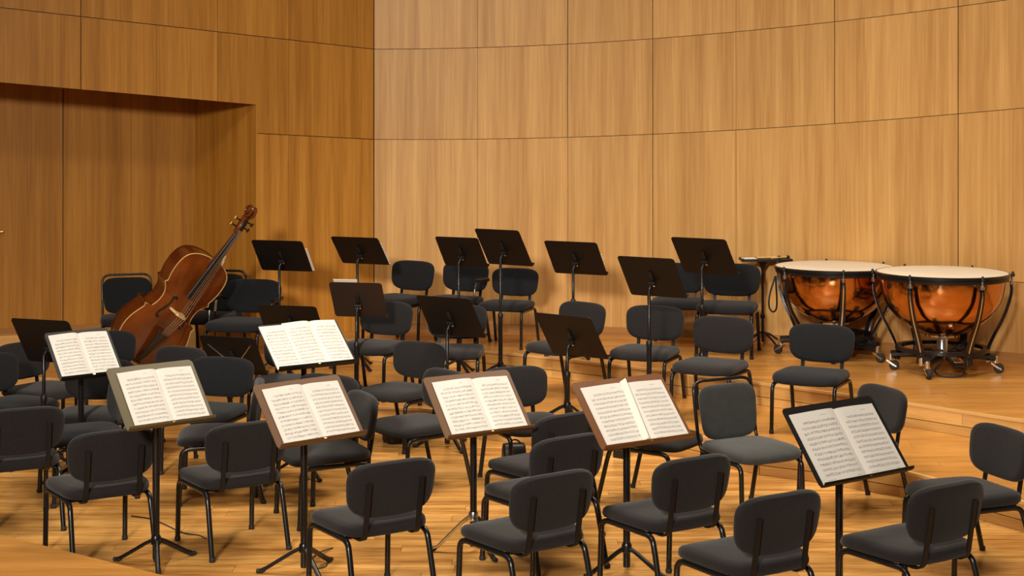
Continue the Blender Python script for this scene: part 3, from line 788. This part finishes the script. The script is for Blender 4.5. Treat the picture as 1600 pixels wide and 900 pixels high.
back_sheet('D8', 'white sheets peeping above the top edge of the umber stand', -0.02, 0.20, -0.18, 0.222)

# ------------------------------------------------------------------ timpani
def caster(parent, x, y, ang, h=0.125):
    c = MB().lathe([(0.018, 0.085), (0.024, 0.09), (0.024, 0.15), (0.015, 0.158)], 12, (x, y, 0)).obj('caster', 'chrome', parent)
    ca, sa = math.cos(ang), math.sin(ang)
    wx, wy = x + ca * 0.03, y + sa * 0.03
    R = Matrix.Rotation(ang, 4, 'Z')
    fk = MB()
    for s in (-1, 1):
        P = [(-0.035, 0.098), (0.055, 0.040), (0.050, 0.030), (0.015, 0.045), (-0.040, 0.085)]
        fk.prism(P, lambda p: R @ Vector((p[0], s * 0.024, p[1])) + Vector((x, y, 0)), lambda p: R @ Vector((p[0], s * 0.020, p[1])) + Vector((x, y, 0)))
    fk.box((x, y, 0.095), (0.05, 0.05, 0.008))
    fk.obj('fork', 'chrome', c, angle=30)
    Mx = Matrix.Rotation(ang, 4, 'Z') @ Matrix.Rotation(PI / 2, 4, 'X')
    MB().lathe([(0.012, -0.017), (0.040, -0.017), (0.046, -0.010), (0.046, 0.010), (0.040, 0.017), (0.012, 0.017)], 20, (wx, wy, 0.046), Mx).obj('wheel', 'rubber', c)
def timpani(px, d, r, zt, label, rot, casters):
    x = (px - 800.0) / FPX * d
    t = thing('timpani', label, 'drum', (x, d, Z2), 0.0, 'pair of copper timpani')
    k = r / 0.59
    zb = zt - 0.055
    hw = [(0.0, 1.0), (0.08, 0.995), (0.20, 0.98), (0.37, 0.940), (0.50, 0.875), (0.62, 0.795), (0.74, 0.685), (0.84, 0.56), (0.92, 0.43), (0.97, 0.31), (1.0, 0.20)]
    dep = zb - 0.335
    cur = spline([(0.55 * k * w, 0, zb - dep * d_) for d_, w in hw], 3)
    prof = [(0.03, zb - dep)] + [(p.x, p.z) for p in reversed(cur)]
    MB().lathe(prof, 64).obj('bowl', 'copper', t)
    MB().lathe([(0.552 * k, zb - 0.012), (0.575 * k, zb - 0.006), (0.580 * k, zb + 0.022), (0.566 * k, zb + 0.03), (0.545 * k, zb + 0.02)], 64, cap=False).obj('rim', 'plastic', t)
    MB().lathe([(0.572 * k, zt - 0.030), (0.592 * k, zt - 0.028), (0.592 * k, zt - 0.002), (0.578 * k, zt + 0.004), (0.566 * k, zt)], 64, cap=False).obj('counterhoop', 'tube', t)
    MB().lathe([(0.572 * k, zt - 0.010), (0.572 * k, zt + 0.0015), (0.55 * k, zt + 0.006), (0.25, zt + 0.0065), (0.01, zt + 0.0065)], 64).obj('drumhead', 'drumhead', t)
    MB().lathe([(0.08, 0.318), (0.15, 0.326), (0.158, 0.343), (0.11, 0.352)], 32).obj('bowl_ring', 'chrome', t)
    for i in range(6):
        a = rot + i * PI / 3; c, s = math.cos(a), math.sin(a)
        pr = spline([(0.595 * k, zb - 0.03), (0.592 * k, zb - 0.14), (0.535 * k, zb - 0.34), (0.43 * k, 0.33), (0.395 * k, 0.22), (0.39 * k, 0.12)] and
                    [(0.595 * k, 0, zb - 0.03), (0.592 * k, 0, zb - 0.14), (0.535 * k, 0, zb - 0.33), (0.44 * k, 0, 0.33), (0.398 * k, 0, 0.22), (0.392 * k, 0, 0.115)], 5)
        R = Matrix.Rotation(a, 4, 'Z')
        st = MB(); n = len(pr)
        wid = [0.019 + 0.026 * (i2 / (n - 1)) for i2 in range(n)]
        V = []; Fc = []
        for i2, p in enumerate(pr):
            q0 = pr[max(0, i2 - 1)]; q1 = pr[min(n - 1, i2 + 1)]; tg = (q1 - q0).normalized(); nr = Vector((-tg.z, 0, tg.x))
            for sy, sn in ((-1, -1), (-0.6, 1.3), (0.6, 1.3), (1, -1)):
                V.append(R @ (p + Vector((0, sy * wid[i2], 0)) - nr * sn * 0.010))
        for i2 in range(n - 1):
            for q in range(4): Fc.append((i2 * 4 + q, i2 * 4 + (q + 1) % 4, i2 * 4 + 4 + (q + 1) % 4, i2 * 4 + 4 + q))
        Fc += [(3, 2, 1, 0), tuple(range(n * 4 - 4, n * 4))]
        sto = st.add(V, Fc).obj('strut', 'tube', t, angle=60)
        # bright inlay along the strut, tension screw and lug at the hoop
        inl = MB(); V = []; Fc = []
        for i2, p in enumerate(pr[2:-4]):
            i3 = i2 + 2; q0 = pr[i3 - 1]; q1 = pr[i3 + 1]; tg = (q1 - q0).normalized(); nr = Vector((-tg.z, 0, tg.x))
            for sy in (-1, 1):
                for dn_ in (0.0095, 0.0130): V.append(R @ (p + Vector((0, sy * 0.006, 0)) + nr * dn_))
        m_ = len(pr[2:-4])
        for i2 in range(m_ - 1):
            b_ = i2 * 4
            for q0, q1 in ((0, 1), (1, 3), (3, 2), (2, 0)): Fc.append((b_ + q0, b_ + q1, b_ + 4 + q1, b_ + 4 + q0))
        inl.add(V, Fc).obj('strut_inlay', 'chrome', sto, angle=60)
        lug = MB().lathe([(0.014, zb - 0.05), (0.020, zb - 0.045), (0.020, zb - 0.02), (0.010, zb - 0.012), (0.010, zt - 0.02)], 12, (c * 0.600 * k, s * 0.600 * k, 0))
        lug.obj('lug', 'chrome', sto)
        MB().lathe([(0.017, zt - 0.028), (0.019, zt - 0.01), (0.012, zt + 0.006), (0.008, zt + 0.018)], 10, (c * 0.608 * k, s * 0.608 * k, 0)).obj('tension_screw', 'plastic', t)
    # base: ring, frame beams, gearbox, pedal
    MB().lathe([(0.355 * k, 0.20), (0.412 * k, 0.20), (0.412 * k, 0.232), (0.355 * k, 0.232), (0.355 * k, 0.20)], 48, cap=False).obj('base_ring', 'tube', t)
    MB().lathe([(0.05, 0.12), (0.07, 0.16), (0.05, 0.20), (0.05, 0.335)], 20).obj('centre_post', 'chrome', t)
    for (cx_, cy_, an) in casters:
        v = Vector((cx_, cy_, 0)); L = v.length; u = v / L
        MB().tube([(u.x * 0.04, u.y * 0.04, 0.16), (u.x * L * 0.7, u.y * L * 0.7, 0.16), (cx_, cy_, 0.145)], 1.0, 8, flat=(0.036, 0.055)).obj('frame_beam', 'tube', t)
        caster(t, cx_, cy_, an)
    for i in range(6):
        a = rot + i * PI / 3; c, s = math.cos(a), math.sin(a)
        MB().lathe([(0.026, 0.10), (0.028, 0.105), (0.028, 0.165), (0.022, 0.17)], 12, (c * 0.39 * k, s * 0.39 * k, 0)).obj('ring_post', 'chrome' if i % 2 else 'tube', t)
    pd = MB().box((0.06, -0.20, 0.115), (0.10, 0.26, 0.05), Matrix.Rotation(0.12, 4, 'X'), 0.012).obj('pedal', 'plastic', t)
    MB().box((0.06, -0.27, 0.145), (0.085, 0.12, 0.012), Matrix.Rotation(0.25, 4, 'X'), 0.004).obj('foot_plate', 'chrome', pd)
    for sx in (-0.16, 0.2):
        MB().box((sx, -0.02, 0.185), (0.12, 0.16, 0.07), None, 0.012).obj('gear_box', 'plastic', t)
    return t
timpani(1304, 15.05, 0.585, 0.885, 'left copper timpani behind a chair, with a black strap hanging from its rim', math.radians(-94),
        [(-0.50, 0.16, 2.4), (0.33, -0.38, -0.6), (-0.12, -0.44, -1.4), (0.34, 0.42, 0.9)])
timpani(1472, 14.15, 0.605, 0.915, 'right copper timpani, nearest the right edge, casters fully in view', math.radians(-72),
        [(-0.45, 0.09, -0.3), (-0.25, -0.42, -1.45), (0.46, -0.10, -0.25), (0.36, 0.44, 0.9)])
xl = (1304 - 800) / FPX * 15.05
tag(MB().tube(spline([(xl - 0.602, 14.92, Z2 + 0.80), (xl - 0.66, 14.90, Z2 + 0.62), (xl - 0.665, 14.90, Z2 + 0.50), (xl - 0.625, 14.90, Z2 + 0.455), (xl - 0.59, 14.91, Z2 + 0.52), (xl - 0.60, 14.92, Z2 + 0.80)], 6), 1.0, 4, flat=(0.012, 0.004)).obj('strap', 'plastic'),
    'black strap loop hanging from the rim of the left timpani', 'strap')
xr = (1472 - 800) / FPX * 14.15
tag(MB().tube(spline([(xr + 0.02, 13.95, Z2 + 0.13), (xr + 0.12, 13.86, Z2 + 0.05), (xr + 0.05, 13.78, Z2 + 0.014), (xr - 0.10, 13.80, Z2 + 0.014), (xr - 0.14, 13.88, Z2 + 0.05), (xr - 0.04, 13.95, Z2 + 0.14)], 6), 0.008, 6).obj('cable', 'rubber'),
    'black cable loop hanging under the right timpani', 'cable')

# percussion table
tx, ty = 2.585, 15.84
pt = thing('percussion_table', 'small black percussion table on a tripod pole left of the timpani', 'table', (tx, ty, Z2))
ttop = MB()
P = rounded_rect(0.52, 0.30, 0.03)
ttop.prism(P, lambda p: (p[0] + 0.03, p[1], 0.89), lambda p: (p[0] + 0.03, p[1], 0.868)); ttop.obj('table_top', 'desk', pt, angle=30)
MB().lathe([(0.014, 0.03), (0.014, 0.77), (0.02, 0.79), (0.05, 0.835), (0.075, 0.866)], 14).obj('pole', 'tube', pt)
MB().lathe([(0.02, 0.27), (0.024, 0.275), (0.024, 0.31), (0.018, 0.32)], 12).obj('collar', 'plastic', pt)
for k in range(4):
    a = 0.5 + k * PI / 2; c, s = math.cos(a), math.sin(a)
    l = MB().tube([(c * 0.015, s * 0.015, 0.13), (c * 0.1, s * 0.1, 0.10), (c * 0.23, s * 0.23, 0.018)], 0.010, 8).obj('leg', 'tube', pt)
    MB().tube([(c * 0.21, s * 0.21, 0.022), (c * 0.25, s * 0.25, 0.013)], 0.0125, 8).obj('rubber_foot', 'rubber', l)
tag(MB().box((tx - 0.15, ty - 0.05, Z2 + 0.896), (0.13, 0.10, 0.010), Matrix.Rotation(0.2, 4, 'Z')).obj('folded_cloth', 'paper'), 'white folded cloth on the left end of the percussion table', 'cloth')
for i, (dx, lab) in enumerate(((0.05, 'wooden mallet on the percussion table, the left one'), (0.17, 'wooden mallet on the percussion table, the right one'))):
    mt = thing('mallet', lab, 'mallet', (tx + dx, ty - 0.06, Z2 + 0.905), 0.3 + 0.4 * i, 'mallets on the percussion table')
    MB().tube([(-0.13, 0, 0), (0.11, 0, 0)], 0.007, 8).obj('handle', 'maple', mt)
    MB().lathe([(0.004, -0.022), (0.014, -0.014), (0.0155, 0.0), (0.014, 0.014), (0.004, 0.022)], 12, (0.12, 0, 0), Matrix.Rotation(PI / 2, 4, 'Y')).obj('head', 'fabric', mt)

# ------------------------------------------------------------------ double bass
# local frame: z up the body, x to the instrument's right seen from the front, front towards -y
def bass_outline():
    half = [(0.00, 0.0), (0.13, 0.005), (0.26, 0.05), (0.335, 0.14), (0.37, 0.26), (0.36, 0.37), (0.318, 0.47), (0.298, 0.515), (0.312, 0.545),
            (0.240, 0.548), (0.212, 0.605), (0.205, 0.68), (0.222, 0.755), (0.282, 0.812), (0.262, 0.838), (0.272, 0.87), (0.288, 0.94), (0.290, 1.03), (0.276, 1.11),
            (0.235, 1.17), (0.15, 1.212), (0.06, 1.226), (0.0, 1.228)]
    R = []
    for i in range(len(half) - 1):
        a, b = half[i], half[i + 1]
        for k in range(3):
            s = k / 3; R.append((a[0] + (b[0] - a[0]) * s, a[1] + (b[1] - a[1]) * s))
    # soften all but the corners
    for _ in range(3):
        Q = R[:]
        for i in range(1, len(R) - 1):
            z = R[i][1]
            keep = 0.50 < z < 0.56 or 0.79 < z < 0.845
            if not keep: Q[i] = ((R[i - 1][0] + 2 * R[i][0] + R[i + 1][0]) / 4, (R[i - 1][1] + 2 * R[i][1] + R[i + 1][1]) / 4)
        R = Q
    R.append(half[-1])
    return R + [(-x, z) for x, z in reversed(R[1:-1])]
OUT = bass_outline()
CZ = 0.62
RIB = 0.105
def plate(y_edge, bulge, sgn, over):
    loops = []
    for sc in (1.0, 0.93, 0.8, 0.62, 0.42, 0.2):
        b = bulge * (1 - sc ** 2) ** 0.8 if sc < 1 else 0
        loops.append([(x * sc * over, y_edge + sgn * b, CZ + (z - CZ) * sc * (1 + (over - 1) * 0.5)) for x, z in OUT])
    loops.insert(0, [(x * over, y_edge - sgn * 0.008, CZ + (z - CZ) * (1 + (over - 1) * 0.5)) for x, z in OUT])
    return MB().rings(loops)
ba = Vector((0.600, 0.06, 0.797)).normalized()                       # axis of the leaning instrument
side = ba.cross(Vector((0, -1, 0))).normalized()
fr0 = side.cross(ba).normalized()
if fr0.y > 0: fr0 = -fr0
if side.x < 0: side = -side
yaw = math.radians(39)
front = (fr0 * math.cos(yaw) + side * math.sin(yaw)).normalized()
bx = front.cross(ba).normalized() * -1
ymat = -front
xv = ymat.cross(ba).normalized()
BM = Matrix((xv, ymat, ba)).transposed().to_4x4()
bass = thing('double_bass', 'reddish brown double bass leaning to the right in front of the wall recess', 'double bass')
BD = 15.0
bpos = Vector(((206 - 800) / FPX * BD, BD, CAM_H - (557 - HORIZON) / FPX * BD))
bass.matrix_world = Matrix.Translation(bpos) @ BM
rib = MB(); n = len(OUT)
rib.add([(x, -RIB, z) for x, z in OUT] + [(x, RIB, z) for x, z in OUT], [(k, (k + 1) % n, n + (k + 1) % n, n + k) for k in range(n)])
rib.obj('ribs', 'varnish', bass, angle=35)
plate(RIB, 0.045, 1, 1.02).obj('back_plate', 'varnish', bass, angle=45)
plate(-RIB, 0.042, -1, 1.02).obj('top_plate', 'varnish_top', bass, angle=45)
MB().tube([(x * 1.024, -RIB - 0.001, CZ + (z - CZ) * 1.012) for x, z in OUT], 0.0058, 6, closed=True).obj('edge_binding', 'binding', bass)
def top_y(x, z):
    # height of the arched top at a point (outward is -y)
    best = 1.0
    for i in range(0, len(OUT)):
        ox, oz = OUT[i]
    # radial fraction towards the outline
    ang = math.atan2(z - CZ, x); br_, bs = 1e9, 1.0
    for ox, oz in OUT:
        da = abs(math.atan2(oz - CZ, ox) - ang)
        if da < br_: br_ = da; bs = math.hypot(ox, oz - CZ)
    sc = min(1, math.hypot(x, z - CZ) / bs / 1.02)
    return -RIB - 0.042 * (1 - sc ** 2) ** 0.8
for sx in (-1, 1):
    path = spline([(sx * 0.088, 0.735), (sx * 0.112, 0.748), (sx * 0.118, 0.718), (sx * 0.105, 0.66), (sx * 0.135, 0.60), (sx * 0.168, 0.545), (sx * 0.172, 0.505), (sx * 0.15, 0.495)] and
                  [(sx * 0.088, 0, 0.735), (sx * 0.112, 0, 0.748), (sx * 0.118, 0, 0.718), (sx * 0.112, 0, 0.66), (sx * 0.135, 0, 0.60), (sx * 0.160, 0, 0.545), (sx * 0.164, 0, 0.505), (sx * 0.14, 0, 0.497)], 4)
    pts = [(p.x, top_y(p.x, p.z) - 0.001, p.z) for p in path]
    fh = MB().tube(pts, [0.011 if i in (0, len(pts) - 1) else 0.0095 for i in range(len(pts))], 6)
    for e in (0, -1): fh.lathe([(0.016, -0.002), (0.016, 0.002)], 12, pts[e], Matrix.Rotation(PI / 2, 4, 'X'))
    fh.obj('f_hole', 'ebony', bass)
# bridge
br = MB(); bz = 0.625; by = top_y(0, bz)
prof = [(-0.085, 0.0), (-0.045, 0.0), (-0.04, 0.035), (0.04, 0.035), (0.045, 0.0), (0.085, 0.0), (0.078, 0.05), (0.055, 0.085), (0.065, 0.125), (0.03, 0.15), (-0.03, 0.15), (-0.065, 0.125), (-0.055, 0.085), (-0.078, 0.05)]
br.prism(prof, lambda p: (p[0], by + 0.004 - p[1], bz - 0.011 + 0.003), lambda p: (p[0], by + 0.004 - p[1], bz + 0.011)); br.obj('bridge', 'maple', bass, angle=30)
# tailpiece, saddle, endpin
tp = MB(); loops = []
for z, w, y, th_ in ((0.03, 0.030, -RIB - 0.022, 0.010), (0.12, 0.036, -RIB - 0.055, 0.012), (0.30, 0.055, -RIB - 0.085, 0.014), (0.375, 0.066, -RIB - 0.100, 0.016), (0.40, 0.060, -RIB - 0.102, 0.014)):
    loops.append([(w * math.cos(a) , y - th_ * math.sin(a), z) for a in [2 * PI * k / 14 for k in range(14)]])
tp.rings(loops).obj('tailpiece', 'ebony', bass)
MB().box((0, -RIB - 0.008, 0.006), (0.09, 0.035, 0.02), None, 0.004).obj('saddle', 'ebony', bass)
MB().lathe([(0.006, -0.25), (0.009, -0.24), (0.007, -0.05), (0.022, -0.045), (0.026, -0.012), (0.024, 0.006)], 14).obj('endpin', 'tube', bass)
# neck, fingerboard, pegbox, scroll
nk = MB(); loops = []
for z, w, d0, d1 in ((1.14, 0.040, -0.130, -0.02), (1.19, 0.035, -0.150, -0.06), (1.24, 0.030, -0.160, -0.105), (1.40, 0.027, -0.166, -0.118), (1.57, 0.024, -0.168, -0.122), (1.61, 0.024, -0.166, -0.105)):
    c = (d0 + d1) / 2; h = (d1 - d0) / 2
    loops.append([(w * math.cos(a), c + h * math.sin(a), z) for a in [2 * PI * k / 14 for k in range(14)]])
nk.rings(loops).obj('neck', 'varnish', bass)
fb = MB(); loops = []
for z, w, y in ((0.80, 0.052, -0.205), (1.10, 0.042, -0.190), (1.57, 0.027, -0.172)):
    loops.append([(w * math.cos(a), y + 0.012 - (0.020 * math.sin(a) if math.sin(a) > 0 else 0.006 * math.sin(a)), z) for a in [2 * PI * k / 16 for k in range(16)]])
fb.rings(loops).obj('fingerboard', 'ebony', bass)
pb = MB(); loops = []
for z, w, y, h in ((1.57, 0.030, -0.142, 0.026), (1.62, 0.037, -0.138, 0.034), (1.70, 0.036, -0.128, 0.034), (1.76, 0.030, -0.112, 0.030), (1.795, 0.026, -0.106, 0.028)):
    loops.append([(w * superpoint(a, 5)[0], y + h * superpoint(a, 5)[1], z) for a in [2 * PI * k / 20 for k in range(20)]])
pbo = pb.rings(loops).obj('pegbox', 'varnish', bass)
MB().prism([(-0.018, 1.60), (0.018, 1.60), (0.016, 1.74), (-0.016, 1.74)], lambda p: (p[0], -0.1755 + 0.10 * max(0, p[1] - 1.66) * 1.0, p[1]), lambda p: (p[0], -0.150, p[1])).obj('peg_slot', 'ebony', pbo)
sc = MB()
for s in (-1, 1):
    sp_ = []
    for k in range(31):
        a = k / 30 * 3.4 * PI; r_ = 0.066 * (1 - 0.82 * k / 30)
        sp_.append((s * (0.020 + 0.022 * k / 30), -0.112 + r_ * math.cos(a + PI * 0.5) , 1.822 + r_ * math.sin(a - PI * 0.5) * 1.0))
    sc.tube(sp_, [0.016 * (1 - 0.45 * k / 30) for k in range(31)], 8)
sc.lathe([(0.010, -0.040), (0.026, -0.032), (0.030, 0.0), (0.026, 0.032), (0.010, 0.040)], 20, (0, -0.112, 1.822), Matrix.Rotation(PI / 2, 4, 'Y'))
sc.obj('scroll', 'varnish', bass)
for i, (z, s) in enumerate(((1.63, -1), (1.655, 1), (1.70, -1), (1.72, 1))):
    pg = MB().tube([(s * 0.025, -0.13, z), (s * 0.085, -0.13, z)], 0.008, 8).obj('tuning_peg', 'ebony', bass)
    MB().box((s * 0.098, -0.13, z), (0.03, 0.012, 0.040), None, 0.005).obj('peg_button', 'brass' if s < 0 else 'ebony', pg)
for i in range(4):
    xb = (-1.5 + i) * 0.028; xn = (-1.5 + i) * 0.0105
    MB().tube([(xb * 0.8, -RIB - 0.118, 0.385), (xb, by + 0.004 - 0.150, bz), (xn, -0.196, 1.575), (xn, -0.16, 1.64)], 0.0036, 6).obj('string', 'string', bass)
# stand under the bass
bs = thing('bass_stand', 'black tubular instrument stand under the foot of the double bass', 'stand', (bpos.x - 0.03, bpos.y - 0.02, Z1))
for p in ([(-0.20, -0.16, 0.012), (0.20, 0.16, 0.012)], [(-0.20, 0.16, 0.012), (0.20, -0.16, 0.012)]):
    MB().tube(p, 0.012, 8).obj('foot_bar', 'tube', bs)
zc = bpos.z - Z1
for s in (-1, 1):
    MB().tube([(-0.14, s * 0.11, 0.02), (-0.10, s * 0.09, zc * 0.7), (-0.17, s * 0.10, zc + 0.08)], 0.011, 8).obj('cradle_arm', 'tube', bs)
    MB().tube([(0.10, s * 0.09, 0.02), (-0.06, s * 0.08, zc * 0.6), (-0.12, s * 0.07, zc + 0.03)], 0.010, 8).obj('brace', 'tube', bs)
for z in (0.05, zc * 0.55, zc * 0.85):
    MB().tube([(-0.125, -0.13, z), (-0.125, 0.13, z)], 0.009, 8).obj('cross_bar', 'tube', bs)
# bow leaning on the chair behind
bwx = lambda px: (px - 800) / FPX * 15.62
bz_ = lambda py: CAM_H - (py - HORIZON) / FPX * 15.62
bow = thing('bow', 'slim cream bow standing upright between the double bass and the chair', 'bow', (bwx(336), 15.62, Z1))
rel = lambda px, py, dy=0: (bwx(px) - bwx(336), dy, bz_(py) - Z1)
MB().tube(spline([rel(336, 486), rel(339, 455, 0.02), rel(342, 425, 0.04), rel(347, 410, 0.05), rel(350, 403, 0.05)], 4), [0.012] * 17, 8).obj('stick', 'cream', bow)
MB().tube([(0.0, 0, 0.0), rel(336, 487)], 0.009, 8).obj('frog', 'ebony', bow)
MB().box(rel(349.5, 402, 0.05), (0.035, 0.02, 0.018), None, 0.004).obj('tip', 'cream', bow)

# ------------------------------------------------------------------ small things on the floor
def bag(name, label, px, py, size, rz, z=0.0):
    d = FPX * (CAM_H - z) / (py - HORIZON); x = (px - 800) / FPX * d
    t = thing(name, label, 'bag', (x, d, z), rz)
    w, dp, h = size; loops = []
    for zz, sx, sy in ((0.0, 0.94, 0.92), (h * 0.15, 1.0, 1.0), (h * 0.6, 0.98, 0.92), (h * 0.9, 0.93, 0.70), (h, 0.86, 0.4)):
        loops.append([(w / 2 * sx * superpoint(a, 5)[0], dp / 2 * sy * superpoint(a, 5)[1], zz) for a in [2 * PI * k / 24 for k in range(24)]])
    MB().rings(loops).obj('body', 'plastic', t)
    MB().tube(arc((-w * 0.3, -dp * 0.15, h * 0.95), (0, -dp * 0.2, h * 1.5), (w * 0.3, -dp * 0.15, h * 0.95), 8), 0.007, 6).obj('strap', 'rubber', t)
    return t
bag('bag', 'small black bag on the floor under the chair right of the brown-sheened stand', 803, 722, (0.19, 0.14, 0.15), 0.2)
bag('bag', 'round black bag on the floor under the large dark chair facing us', 622, 690, (0.24, 0.20, 0.18), 0.5)
d_ = FPX * CAM_H / (716 - HORIZON)
cs = thing('book', 'small black book with white pages standing on the floor below the brown stand', 'book', ((970 - 800) / FPX * d_, d_, 0), 0.9)
MB().box((0, 0, 0.065), (0.035, 0.13, 0.13), None, 0.003).obj('cover', 'plastic', cs)
MB().box((0, -0.012, 0.066), (0.024, 0.117, 0.118)).obj('pages', 'paper', cs)
def floor_cable(label, pts, r=0.004, z=0.0):
    P = []
    for px, py, h in pts:
        d = FPX * (CAM_H - z - r - h) / (py - HORIZON); P.append(((px - 800) / FPX * d, d, z + r + h))
    tag(MB().tube(spline(P, 6), r, 6).obj('cable', 'rubber'), label, 'cable')
floor_cable('thin black cable on the floor beside the foot of the olive stand', [(205, 806, 0), (240, 812, 0), (285, 832, 0), (310, 836, 0), (322, 842, 0)])
floor_cable('coiled black cable on the floor below the bronze stand', [(478, 880, 0), (492, 868, 0.03), (508, 872, 0.02), (510, 884, 0), (494, 888, 0), (482, 882, 0.004), (490, 872, 0.05), (502, 862, 0.02), (520, 856, 0)])
